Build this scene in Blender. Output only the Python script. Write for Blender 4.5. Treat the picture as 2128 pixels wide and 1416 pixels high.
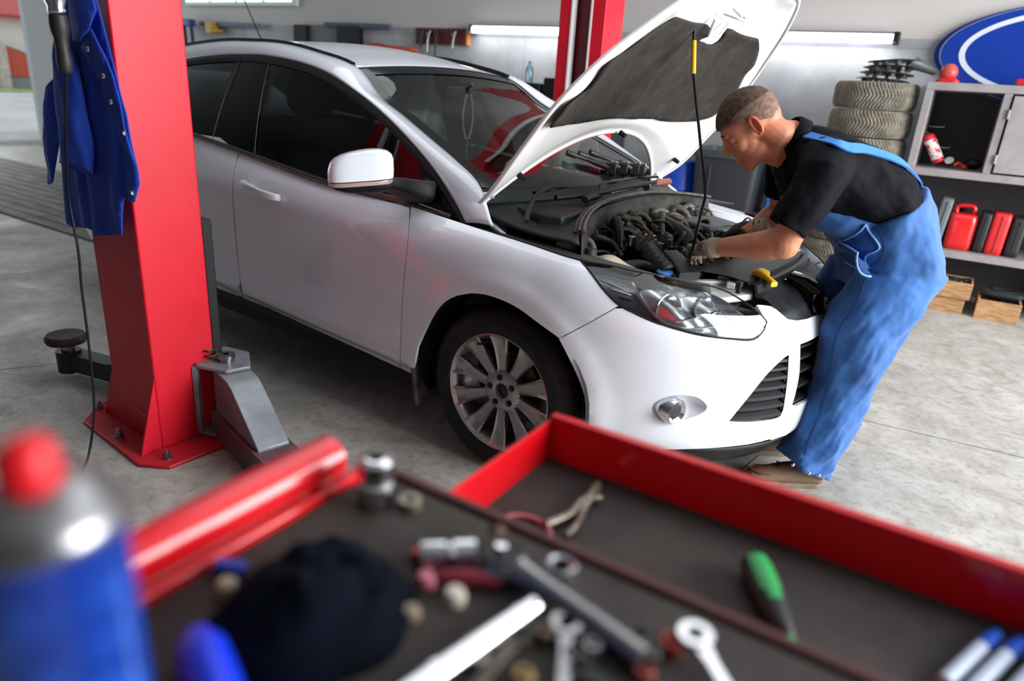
import bpy, bmesh, math, random
from math import sin, cos, pi, hypot, exp, sqrt, atan2, radians
from mathutils import Vector, Matrix, Quaternion, noise
from mathutils.geometry import delaunay_2d_cdt
for o in list(bpy.data.objects): bpy.data.objects.remove(o)
SC = bpy.context.scene; COL = SC.collection
# ------------------------------------------------------------ camera
cd = bpy.data.cameras.new('camera'); cam = bpy.data.objects.new('camera', cd); COL.objects.link(cam)
YAW, PITCH, ROLL = -0.619203, 0.3514925, 0.0671697
cf = Vector((sin(YAW)*cos(PITCH), cos(YAW)*cos(PITCH), -sin(PITCH))); crt = Vector((cos(YAW), -sin(YAW), 0)); cu = crt.cross(cf)
r2 = cos(ROLL)*crt + sin(ROLL)*cu; u2 = -sin(ROLL)*crt + cos(ROLL)*cu
M3 = Matrix((r2, u2, -cf)).transposed()
cam.matrix_world = Matrix.Translation((1.397210, -2.751343, 1.395688)) @ M3.to_4x4()
cd.sensor_width = 36; cd.lens = 1445.984/2128*36; cd.clip_start = .02; cd.clip_end = 200
cd.dof.use_dof = True; cd.dof.focus_distance = 2.75; cd.dof.aperture_fstop = 1.6
SC.camera = cam
# ------------------------------------------------------------ light
SC.view_settings.view_transform = 'Standard'; SC.view_settings.look = 'None'
SC.view_settings.exposure = 0.0; SC.view_settings.gamma = 1
wd = bpy.data.worlds.new('world'); SC.world = wd; wd.use_nodes = True
nt = wd.node_tree; bg = nt.nodes['Background']; bg.inputs[0].default_value = (.80, .90, 1.0, 1); bg.inputs[1].default_value = 1.2
def area(name, loc, size, power, col, look):
    l = bpy.data.lights.new(name, 'AREA'); l.shape = 'RECTANGLE'; l.size, l.size_y = size; l.energy = power; l.color = col
    o = bpy.data.objects.new(name, l); COL.objects.link(o); o.location = loc
    o.rotation_euler = Vector(look).to_track_quat('-Z', 'Y').to_euler(); return o
area('daylight_right_door', (5.3, .9, 2.1), (4.4, 3.0), 800, (.98, .99, 1), (-1, -.06, -.30))
area('daylight_left_door', (-11.6, -.5, 2.0), (4.5, 3.4), 120, (.93, .97, 1), (1, .0, -.1))
area('ceiling_fill', (-.3, .2, 3.9), (5.0, 2.5), 75, (.93, .97, 1), (0, 0, -1))  # soft overhead fill, added to lift and cool the ambient light; no real fixture
# ------------------------------------------------------------ materials
def lin(h):
    if isinstance(h, str):
        c = [int(h[i:i+2], 16)/255 for i in (0, 2, 4)]
        c = [x/12.92 if x <= .04045 else ((x+.055)/1.055)**2.4 for x in c]; return (*c, 1)
    return (*h, 1)
MC = {}
def mat(name, col='808080', rough=.5, metal=0., col2=None, nscale=8., ndetail=6., lo=.4, hi=.62, bump=0., bscale=40., coat=0., emit=0., trans=0., ior=1.45, rvar=0., spec=.5, sheen=0., stretch=None, aniso=0):
    if name in MC: return MC[name]
    m = bpy.data.materials.new(name); m.use_nodes = True; N = m.node_tree.nodes; Lk = m.node_tree.links; b = N['Principled BSDF']
    b.inputs['Base Color'].default_value = lin(col); b.inputs['Roughness'].default_value = rough; b.inputs['Metallic'].default_value = metal
    b.inputs['Coat Weight'].default_value = coat; b.inputs['Coat Roughness'].default_value = .05; b.inputs['IOR'].default_value = ior
    b.inputs['Transmission Weight'].default_value = trans; b.inputs['Specular IOR Level'].default_value = spec; b.inputs['Sheen Weight'].default_value = sheen
    if emit: b.inputs['Emission Color'].default_value = lin(col); b.inputs['Emission Strength'].default_value = emit
    tc = None
    def coords():
        t = N.new('ShaderNodeTexCoord'); mp = N.new('ShaderNodeMapping'); Lk.new(t.outputs['Object'], mp.inputs[0])
        if stretch: mp.inputs['Scale'].default_value = stretch
        return mp.outputs[0]
    if col2 or rvar:
        tc = coords(); n = N.new('ShaderNodeTexNoise'); n.inputs['Scale'].default_value = nscale; n.inputs['Detail'].default_value = ndetail; n.inputs['Roughness'].default_value = .62
        Lk.new(tc, n.inputs['Vector'])
        if col2:
            r = N.new('ShaderNodeValToRGB'); r.color_ramp.elements[0].position = lo; r.color_ramp.elements[1].position = hi
            r.color_ramp.elements[0].color = lin(col); r.color_ramp.elements[1].color = lin(col2)
            Lk.new(n.outputs['Fac'], r.inputs[0]); Lk.new(r.outputs[0], b.inputs['Base Color'])
        if rvar:
            mr = N.new('ShaderNodeMapRange'); mr.inputs['To Min'].default_value = max(0, rough-rvar); mr.inputs['To Max'].default_value = min(1, rough+rvar)
            mr.inputs['From Min'].default_value = .35; mr.inputs['From Max'].default_value = .65
            Lk.new(n.outputs['Fac'], mr.inputs['Value']); Lk.new(mr.outputs[0], b.inputs['Roughness'])
    if bump:
        tc = tc or coords(); n2 = N.new('ShaderNodeTexNoise'); n2.inputs['Scale'].default_value = bscale; n2.inputs['Detail'].default_value = 4
        Lk.new(tc, n2.inputs['Vector']); bp = N.new('ShaderNodeBump'); bp.inputs['Strength'].default_value = bump; bp.inputs['Distance'].default_value = .01
        Lk.new(n2.outputs['Fac'], bp.inputs['Height']); Lk.new(bp.outputs[0], b.inputs['Normal'])
    MC[name] = m; return m
# ------------------------------------------------------------ mesh helpers
class MB:
    def __init__(s): s.v = []; s.f = []
    def add(s, V, F, X=None):
        k = len(s.v); s.v += [tuple(X @ Vector(p)) if X else tuple(p) for p in V]; s.f += [tuple(i+k for i in q) for q in F]; return s
    def box(s, c, d, rot=None):
        x, y, z = (d[0]/2, d[1]/2, d[2]/2)
        V = [(a*x, b*y, e*z) for a in (-1, 1) for b in (-1, 1) for e in (-1, 1)]
        X = Matrix.Translation(c)
        if rot is not None: X = X @ (rot.to_4x4() if isinstance(rot, (Matrix, Quaternion)) and not isinstance(rot, Quaternion) else (rot.to_matrix().to_4x4() if isinstance(rot, Quaternion) else Matrix.Rotation(rot, 4, 'Z')))
        return s.add(V, [(0,1,3,2),(4,6,7,5),(0,4,5,1),(2,3,7,6),(0,2,6,4),(1,5,7,3)], X)
    def b2(s, a, b): return s.box([(p+q)/2 for p, q in zip(a, b)], [abs(p-q) for p, q in zip(a, b)])
    def loft(s, rings, cap=True, close=True):
        n = len(rings[0]); V = [p for r in rings for p in r]; F = []
        for i in range(len(rings)-1):
            for j in range(n if close else n-1):
                a, b = i*n+j, i*n+(j+1) % n; F.append((a, b, b+n, a+n))
        if cap and close: F.append(tuple(range(n-1, -1, -1))); F.append(tuple((len(rings)-1)*n+j for j in range(n)))
        return s.add(V, F)
    def lathe(s, prof, c=(0,0,0), axis=(0,0,1), n=32, cap=False):
        a = Vector(axis).normalized(); q = Vector((0,0,1)).rotation_difference(a)
        rings = [[tuple(Vector(c)+q @ Vector((r*cos(2*pi*j/n), r*sin(2*pi*j/n), h))) for j in range(n)] for r, h in prof]
        return s.loft(rings, cap)
    def cyl(s, a, b, r, r2=None, n=20):
        a = Vector(a); d = Vector(b)-a; return s.lathe([(r, 0), (r if r2 is None else r2, d.length)], a, d, n, True)
    def tube(s, path, r, n=10, cap=True, flat=None):
        P = [Vector(p) for p in path]; R = r if isinstance(r, (list, tuple)) else [r]*len(P); rings = []; up = None
        for i, p in enumerate(P):
            t = (P[min(i+1, len(P)-1)]-P[max(i-1, 0)]); t = t.normalized() if t.length > 1e-9 else Vector((0,0,1))
            if up is None: up = t.orthogonal().normalized()
            up = (up-t*up.dot(t)); up = up.normalized() if up.length > 1e-6 else t.orthogonal().normalized(); w = t.cross(up)
            rings.append([tuple(p+R[i]*(cos(2*pi*j/n)*up+sin(2*pi*j/n)*w)) for j in range(n)])
        return s.loft(rings, cap)
    def prism(s, poly, h0, h1, X=None):
        n = len(poly); V = [(x, y, h0) for x, y in poly]+[(x, y, h1) for x, y in poly]
        F = [tuple(range(n-1, -1, -1)), tuple(range(n, 2*n))]+[(i, (i+1) % n, (i+1) % n+n, i+n) for i in range(n)]
        return s.add(V, F, X)
    def ell(s, c, r, n=16, m=10, rot=None):
        X = Matrix.Translation(c) @ (rot.to_4x4() if rot else Matrix.Identity(4)) @ Matrix.Diagonal((*r, 1))
        V = [(0,0,1)]+[(sin(pi*i/m)*cos(2*pi*j/n), sin(pi*i/m)*sin(2*pi*j/n), cos(pi*i/m)) for i in range(1, m) for j in range(n)]+[(0,0,-1)]
        F = [(0, 1+j, 1+(j+1) % n) for j in range(n)]
        for i in range(m-2):
            for j in range(n): a = 1+i*n+j; b = 1+i*n+(j+1) % n; F.append((a, a+n, b+n, b))
        k = 1+(m-2)*n; F += [(k+j, len(V)-1, k+(j+1) % n) for j in range(n)]
        return s.add(V, F, X)
    def grid(s, fn, nu, nv):
        V = [fn(i/(nu-1), j/(nv-1)) for i in range(nu) for j in range(nv)]
        return s.add(V, [(i*nv+j, (i+1)*nv+j, (i+1)*nv+j+1, i*nv+j+1) for i in range(nu-1) for j in range(nv-1)])
    def mirror(s):
        k = len(s.v); s.v += [(x, -y, z) for x, y, z in s.v]; s.f += [tuple(i+k for i in reversed(q)) for q in list(s.f)]; return s
    def obj(s, name, m, parent=None, smooth=None, bevel=0, local=False, solid=0, sub=0, mirror_y=False, off=0, fixn=True):
        me = bpy.data.meshes.new(name); V = s.v
        if parent is not None and not local:
            o_ = Vector((0,0,0)); q = parent
            while q: o_ += q.location; q = q.parent
            V = [(x-o_.x, y-o_.y, z-o_.z) for x, y, z in V]
        me.from_pydata(V, [], s.f)
        if fixn:
            b = bmesh.new(); b.from_mesh(me); bmesh.ops.remove_doubles(b, verts=b.verts, dist=1e-5); bmesh.ops.recalc_face_normals(b, faces=b.faces); b.to_mesh(me); b.free()
        me.update()
        if isinstance(m, (list, tuple)):
            for q in m: me.materials.append(q)
        else: me.materials.append(m)
        o = bpy.data.objects.new(name, me); COL.objects.link(o)
        if parent is not None: o.parent = parent
        if smooth is not None:
            me.shade_smooth()
            if smooth < 180: me.set_sharp_from_angle(angle=radians(smooth))
        if bevel:
            q = o.modifiers.new('b', 'BEVEL'); q.width = bevel; q.segments = 2; q.limit_method = 'ANGLE'; q.angle_limit = radians(40)
            if smooth is None: me.shade_smooth(); me.set_sharp_from_angle(angle=radians(40))
            q.harden_normals = False
        if solid: q = o.modifiers.new('s', 'SOLIDIFY'); q.thickness = solid; q.offset = off
        if sub: q = o.modifiers.new('ss', 'SUBSURF'); q.levels = q.render_levels = sub
        return o
def tag(o, label, cat, group=None, kind=None):
    o['label'] = label; o['category'] = cat
    if group: o['group'] = group
    if kind: o['kind'] = kind
    return o
def thing(name, label, cat, loc=(0,0,0), rz=0, group=None):
    o = bpy.data.objects.new(name, None); COL.objects.link(o); o.location = loc; o.rotation_euler = (0, 0, rz); o.empty_display_size = .05
    return tag(o, label, cat, group)
def struct(o): o['kind'] = 'structure'; return o
def copy_tree(o, parent=None):
    c = o.copy(); COL.objects.link(c)
    if parent: c.parent = parent
    for ch in list(o.children): copy_tree(ch, c)
    return c
def crs(P, k=6, closed=False):
    P = [Vector(p) for p in P]; n = len(P); out = []
    for i in range(n if closed else n-1):
        g = (lambda q: P[q % n]) if closed else (lambda q: P[min(max(q, 0), n-1)])
        a, b, c, d = g(i-1), g(i), g(i+1), g(i+2)
        for q in range(k):
            t = q/k; out.append(.5*((2*b)+(-a+c)*t+(2*a-5*b+4*c-d)*t*t+(-a+3*b-3*c+d)*t**3))
    if not closed: out.append(P[-1])
    return out
def lerp(a, b, t): return a+(b-a)*t
def rect_ring(c, ax, ay, w, h, r=.25, n=5):
    # rounded rectangle ring in the plane (ax, ay) about c
    c = Vector(c); ax = Vector(ax); ay = Vector(ay); out = []; rr = min(w, h)/2*min(1, r*2) if r < 1 else r
    for k, (sx, sy) in enumerate(((1,1),(-1,1),(-1,-1),(1,-1))):
        for i in range(n):
            a = pi/2*k+pi/2*i/(n-1); out.append(tuple(c+ax*(sx*(w/2-rr)+rr*cos(a))+ay*(sy*(h/2-rr)+rr*sin(a))))
    return out
WHITE = mat('car_white', 'dfe5ee', .22, coat=.9, spec=.5)
BLACKP = mat('black_plastic', '0e0f11', .5, bump=.05, bscale=300, spec=.35)
BLACKG = mat('black_gloss', '08090a', .12)
RUBBER = mat('rubber', '18181a', .62, col2='26241f', nscale=25)
RED = mat('red_paint', 'c8172a', .42, col2='b51022', nscale=2.5, lo=.35, hi=.7, spec=.3)
STEEL = mat('steel', '9a9a9c', .3, 1., rvar=.12, nscale=14)
CHROME = mat('chrome', 'd8d8dc', .12, 1.)
DARKM = mat('dark_metal', '2a2a2c', .45, .6, col2='3d3a36', nscale=20)
GREYP = mat('grey_painted_steel', '8d9196', .4, .2)
# ------------------------------------------------------------ the room
WY = .08; wd_ = Vector((cos(WY), sin(WY), 0)); wn_ = Vector((-sin(WY), cos(WY), 0)); WP = Vector((1.2, 3.9, 0))
def W(a, d, z): # along the back wall (a metres right of WP), d metres in front of it, height z
    p = WP+wd_*a-wn_*d; return (p.x, p.y, z)
RZ = Matrix.Rotation(WY, 4, 'Z')
FLOORM = bpy.data.materials.new('concrete_floor'); FLOORM.use_nodes = True
def build_floor_mat(m):
    N = m.node_tree.nodes; L = m.node_tree.links; b = N['Principled BSDF']
    tc = N.new('ShaderNodeTexCoord')
    def noise_(sc, det=8, dist=0, st=None):
        n = N.new('ShaderNodeTexNoise'); n.inputs['Scale'].default_value = sc; n.inputs['Detail'].default_value = det; n.inputs['Roughness'].default_value = .65; n.inputs['Distortion'].default_value = dist
        if st: mp = N.new('ShaderNodeMapping'); mp.inputs['Scale'].default_value = st; L.new(tc.outputs['Object'], mp.inputs[0]); L.new(mp.outputs[0], n.inputs['Vector'])
        else: L.new(tc.outputs['Object'], n.inputs['Vector'])
        return n.outputs['Fac']
    def ramp(f, p0, c0, p1, c1):
        r = N.new('ShaderNodeValToRGB'); e = r.color_ramp.elements; e[0].position = p0; e[0].color = lin(c0); e[1].position = p1; e[1].color = lin(c1); L.new(f, r.inputs[0]); return r.outputs[0]
    def mul(a, b_, fac=1.):
        x = N.new('ShaderNodeMix'); x.data_type = 'RGBA'; x.blend_type = 'MULTIPLY'; x.inputs[0].default_value = fac; L.new(a, x.inputs[6]); L.new(b_, x.inputs[7]); return x.outputs[2]
    base = ramp(noise_(1.1, 9, .4), .32, '96948f', .70, 'b0ada7')
    c = mul(base, ramp(noise_(7, 8, .6), .35, 'dddbd7', .6, 'ffffff'))
    c = mul(c, ramp(noise_(3, 10, 0, (1, 2.6, 1)), .60, 'ffffff', .76, '8c8a87'), .6)
    c = mul(c, ramp(noise_(28, 5), .36, 'a09e9b', .5, 'ffffff'), .35)
    L.new(c, b.inputs['Base Color'])
    r = N.new('ShaderNodeMapRange'); r.inputs['From Min'].default_value = .35; r.inputs['From Max'].default_value = .65; r.inputs['To Min'].default_value = .42; r.inputs['To Max'].default_value = .75
    L.new(noise_(1.7, 8, .5), r.inputs['Value']); L.new(r.outputs[0], b.inputs['Roughness'])
    bp = N.new('ShaderNodeBump'); bp.inputs['Strength'].default_value = .12; bp.inputs['Distance'].default_value = .01; L.new(noise_(40, 6), bp.inputs['Height']); L.new(bp.outputs[0], b.inputs['Normal'])
build_floor_mat(FLOORM)
struct(MB().b2((-12.4, -8, -.2), (8.5, 5.6, 0)).obj('floor', FLOORM))
# saw-cut joints in the slab
JM = mat('joint', '3a3936', .9)
for jn, (a_, b_) in enumerate((((-2.9, -3.08), (-.8, 1.25)), ((.60, .63), (5.5, 1.46)), ((.66, -1.3), (.80, .65))), 1):
    a_ = Vector((*a_, 0)); b_ = Vector((*b_, 0)); w_ = Vector((-(b_-a_).y, (b_-a_).x, 0)).normalized()*.0022
    struct(MB().loft([[tuple(q+w_), tuple(q-w_), tuple(q-w_+Vector((0, 0, .0006))), tuple(q+w_+Vector((0, 0, .0006)))] for q in (a_, b_)]).obj('trim_%d' % jn, JM))
WALLM = bpy.data.materials.new('painted_wall'); WALLM.use_nodes = True
def build_wall_mat(m):
    N = m.node_tree.nodes; L = m.node_tree.links; b = N['Principled BSDF']; b.inputs['Roughness'].default_value = .55
    g = N.new('ShaderNodeTexCoord'); sx = N.new('ShaderNodeSeparateXYZ'); L.new(g.outputs['Object'], sx.inputs[0])
    n = N.new('ShaderNodeTexNoise'); n.inputs['Scale'].default_value = 1.3; n.inputs['Detail'].default_value = 9; n.inputs['Roughness'].default_value = .66; L.new(g.outputs['Object'], n.inputs['Vector'])
    r = N.new('ShaderNodeValToRGB'); e = r.color_ramp.elements; e[0].position = .36; e[0].color = lin('85888b'); e[1].position = .64; e[1].color = lin('a6a9ad'); L.new(n.outputs['Fac'], r.inputs[0])
    n2 = N.new('ShaderNodeTexBrick'); n2.inputs['Scale'].default_value = 1.0; n2.inputs['Brick Width'].default_value = 1.1; n2.inputs['Row Height'].default_value = .62; n2.inputs['Mortar Size'].default_value = .004; n2.offset = 0
    n2.inputs['Color1'].default_value = (1,1,1,1); n2.inputs['Color2'].default_value = (.9,.9,.9,1); n2.inputs['Mortar'].default_value = (.6,.6,.6,1)
    cm = N.new('ShaderNodeCombineXYZ'); L.new(sx.outputs[0], cm.inputs[0]); L.new(sx.outputs[2], cm.inputs[1]); L.new(cm.outputs[0], n2.inputs['Vector'])
    mu = N.new('ShaderNodeMix'); mu.data_type = 'RGBA'; mu.blend_type = 'MULTIPLY'; mu.inputs[0].default_value = .8; L.new(r.outputs[0], mu.inputs[6]); L.new(n2.outputs[0], mu.inputs[7])
    cmp = N.new('ShaderNodeMath'); cmp.operation = 'GREATER_THAN'; cmp.inputs[1].default_value = 1.93; L.new(sx.outputs[2], cmp.inputs[0])
    mx = N.new('ShaderNodeMix'); mx.data_type = 'RGBA'; L.new(cmp.outputs[0], mx.inputs[0]); L.new(mu.outputs[2], mx.inputs[6]); mx.inputs[7].default_value = lin('aeaba8')
    L.new(mx.outputs[2], b.inputs['Base Color'])
build_wall_mat(WALLM)
CEILM = mat('ceiling_paint', 'a2a4a7', .8)
def wallbox(name, a0, a1, d0, d1, z0, z1, m):
    o = MB().b2((a0, -d1, z0), (a1, -d0, z1)).obj(name, m); o.location = WP; o.rotation_euler = (0, 0, WY); return struct(o)
wallbox('wall_back', -14.2, 8, -.25, 0, 0, 4.4, WALLM)
struct(MB().b2((-12.5, -8.2, 4.4), (8.7, 5.8, 4.6)).obj('ceiling', CEILM))
# left wall with the big open gateway
lw = MB(); lw.b2((-12.5, 2.72, 0), (-12.3, 3.3, 4.4)); lw.b2((-12.5, -6.4, 3.6), (-12.3, 2.72, 4.4)); lw.b2((-12.5, -8, 0), (-12.3, -6.4, 4.4))
struct(lw.obj('wall_left', mat('left_wall_paint', '4a4d50', .6)))
df = MB(); df.b2((-12.32, 2.32, 0), (-12.18, 2.74, 3.7)); df.b2((-12.32, -6.4, 3.4), (-12.18, 2.32, 3.7))
struct(df.obj('door_1', mat('gate_frame_white', 'c3c9c9', .5), bevel=.01))
rw = MB(); rw.b2((5.6, 3.4, 0), (5.8, 4.3, 4.4)); rw.b2((5.6, -8, 0), (5.8, -1.6, 4.4)); rw.b2((5.6, -1.6, 3.8), (5.8, 3.4, 4.4))
struct(rw.obj('wall_right', CEILM))
fw = MB(); fw.b2((-12.5, -8.2, 0), (8.5, -8, 4.4))
struct(fw.obj('wall_front', mat('front_wall_paint', '5a5e64', .8)))
struct(MB().b2((-60, -40, -.12), (-12.4, 40, -.02)).obj('ground_outside', mat('yard_concrete', 'c9c6c0', .8, col2='b3afa8', nscale=.6)))

PLK = mat('worn_plank', '4d4945', .7, col2='85817b', nscale=2.5, stretch=(1, 4, 1), lo=.42, hi=.72)
pc_ = thing('pit_cover', 'worn dark planks covering the inspection pit at the left edge', 'pit cover', (-7.5, .3, 0), .06)
for k in range(12):
    b_ = MB().b2((-3.6+.25*((k*7) % 3), -.78+.135*k, .001), (3.3+.15*((k*5) % 4)-.12*k, -.78+.135*k+.118, .016)); b_.obj('plank', PLK, pc_, local=True)
# ---- car body surface: control net, Catmull-Rom in both directions
SIDE=[ # x, rows (y,z) x7
(-3.10,[(-.80,.30),(-.86,.40),(-.87,.55),(-.88,.70),(-.885,.88),(-.85,.99),(-.79,1.13)]),
(-2.65,[(-.84,.30),(-.885,.40),(-.885,.55),(-.90,.70),(-.905,.87),(-.88,.98),(-.825,1.11)]),
(-2.05,[(-.848,.34),(-.893,.40),(-.880,.54),(-.893,.70),(-.912,.86),(-.888,.96),(-.84,1.073)]),
(-1.55,[(-.850,.325),(-.897,.385),(-.880,.52),(-.893,.69),(-.913,.845),(-.889,.94),(-.838,1.025)]),
(-1.00,[(-.850,.300),(-.897,.36),(-.880,.51),(-.893,.67),(-.911,.82),(-.884,.905),(-.828,.967)]),
(-.50,[(-.850,.28),(-.893,.34),(-.880,.50),(-.893,.655),(-.908,.80),(-.875,.885),(-.81,.940)]),
(-.15,[(-.850,.26),(-.889,.34),(-.884,.48),(-.893,.63),(-.903,.775),(-.865,.875),(-.775,.925)]),
(.10,[(-.848,.24),(-.884,.33),(-.882,.46),(-.890,.60),(-.895,.745),(-.850,.850),(-.755,.905)]),
]
FL=[(.862,.165),(.915,.24),(.927,.38),(.922,.52),(.905,.62),(.872,.70),(.80,.76)]  # front centre: reach, height
PHI=[14,28,42,56,70,80,90,100,110,124,138,152,166]
NET=[]
for x,rows in SIDE: NET.append([(x,y,z) for y,z in rows])
for ph in PHI:
    a=ph*pi/180;s=sin(a);c=cos(a);t=s**1.6;row=[]
    for j in range(7):
        ww=-SIDE[-1][1][j][0];z0=SIDE[-1][1][j][1];L,zf=FL[j]
        cc=abs(c)**.88*(1 if c>=0 else -1)
        tz=t if j<6 else s**1.5
        row.append((.10+(L-.10)*s,-ww*cc,lerp(z0,zf,tz)))
    NET.append(row)
for x,rows in reversed(SIDE): NET.append([(x,-y,z) for y,z in rows])
NU=len(NET);NV=7
UC=len(SIDE)-1+7   # u of the front centre line
def cr(p0,p1,p2,p3,t):
    return tuple(.5*((2*b)+(-a+c)*t+(2*a-5*b+4*c-d)*t*t+(-a+3*b-3*c+d)*t**3) for a,b,c,d in zip(p0,p1,p2,p3))
def S(u,v):
    i=min(max(int(u),0),NU-2);tu=u-i;j=min(max(int(v),0),NV-2);tv=v-j
    q=[]
    for jj in (j-1,j,j+1,j+2):
        jc=min(max(jj,0),NV-1)
        pp=[]
        for ii in (i-1,i,i+1,i+2):
            if ii<0: pp.append(tuple(2*a-b for a,b in zip(NET[0][jc],NET[1][jc])))
            elif ii>NU-1: pp.append(tuple(2*a-b for a,b in zip(NET[-1][jc],NET[-2][jc])))
            else: pp.append(NET[ii][jc])
        p=cr(*pp,tu)
        q.append(p)
    if j==0: q[0]=tuple(2*a-b for a,b in zip(q[1],q[2]))
    if j==NV-2: q[3]=tuple(2*a-b for a,b in zip(q[2],q[1]))
    x,y,z=cr(*q,tv)
    # wheel arch flare
    for wx in (0.0,-2.648):
        r=hypot(x-wx,z-.335)
        if r<.60 and abs(y)>.5 and z<.86:
            k=1/(1+exp((r-.435)/.010))
            y+=(.011*k)*(-1 if y<0 else 1)
    return (x,y,z)
# ---- hood (closed, then swung up about the hinge)
HE=[(-.27,.735,1.02),(-.11,.785,.950),(.08,.795,.91),(.25,.79,.875),(.42,.72,.845),(.55,.63,.815),(.66,.54,.787),(.76,.43,.765),(.805,.33,.752)]
HC=[(.06,0,1.012),(.13,0,1.0),(.22,0,.985),(.32,0,.967),(.43,0,.945),(.54,0,.92),(.64,0,.89),(.75,0,.848),(.85,0,.775)]
HA=63*pi/180;HX=-.21;HZ=.99
def spl(P,s):
    n=len(P)-1;i=min(max(int(s*n),0),n-1);t=s*n-i
    g=lambda k:P[min(max(k,0),n)] if 0<=k<=n else (tuple(2*a-b for a,b in zip(P[0],P[1])) if k<0 else tuple(2*a-b for a,b in zip(P[n],P[n-1])))
    return cr(g(i-1),g(i),g(i+1),g(i+2),t)
def Hc(s,t,off=0):
    e=spl(HE,s);c=spl(HC,s);a=abs(t)
    x=c[0]+(e[0]-c[0])*a**2.2;z=c[2]+(e[2]-c[2])*a**2.6;y=e[1]*t
    z+=.006*exp(-((a-.62)/.10)**2)*min(1,s*4)
    return (x,y,z-off)
def hrot(p):
    dx,dz=p[0]-HX,p[2]-HZ;return (HX+dx*cos(HA)-dz*sin(HA),p[1],HZ+dx*sin(HA)+dz*cos(HA))
def Ho(s,t,off=0): return hrot(Hc(s,t,off))
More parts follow.
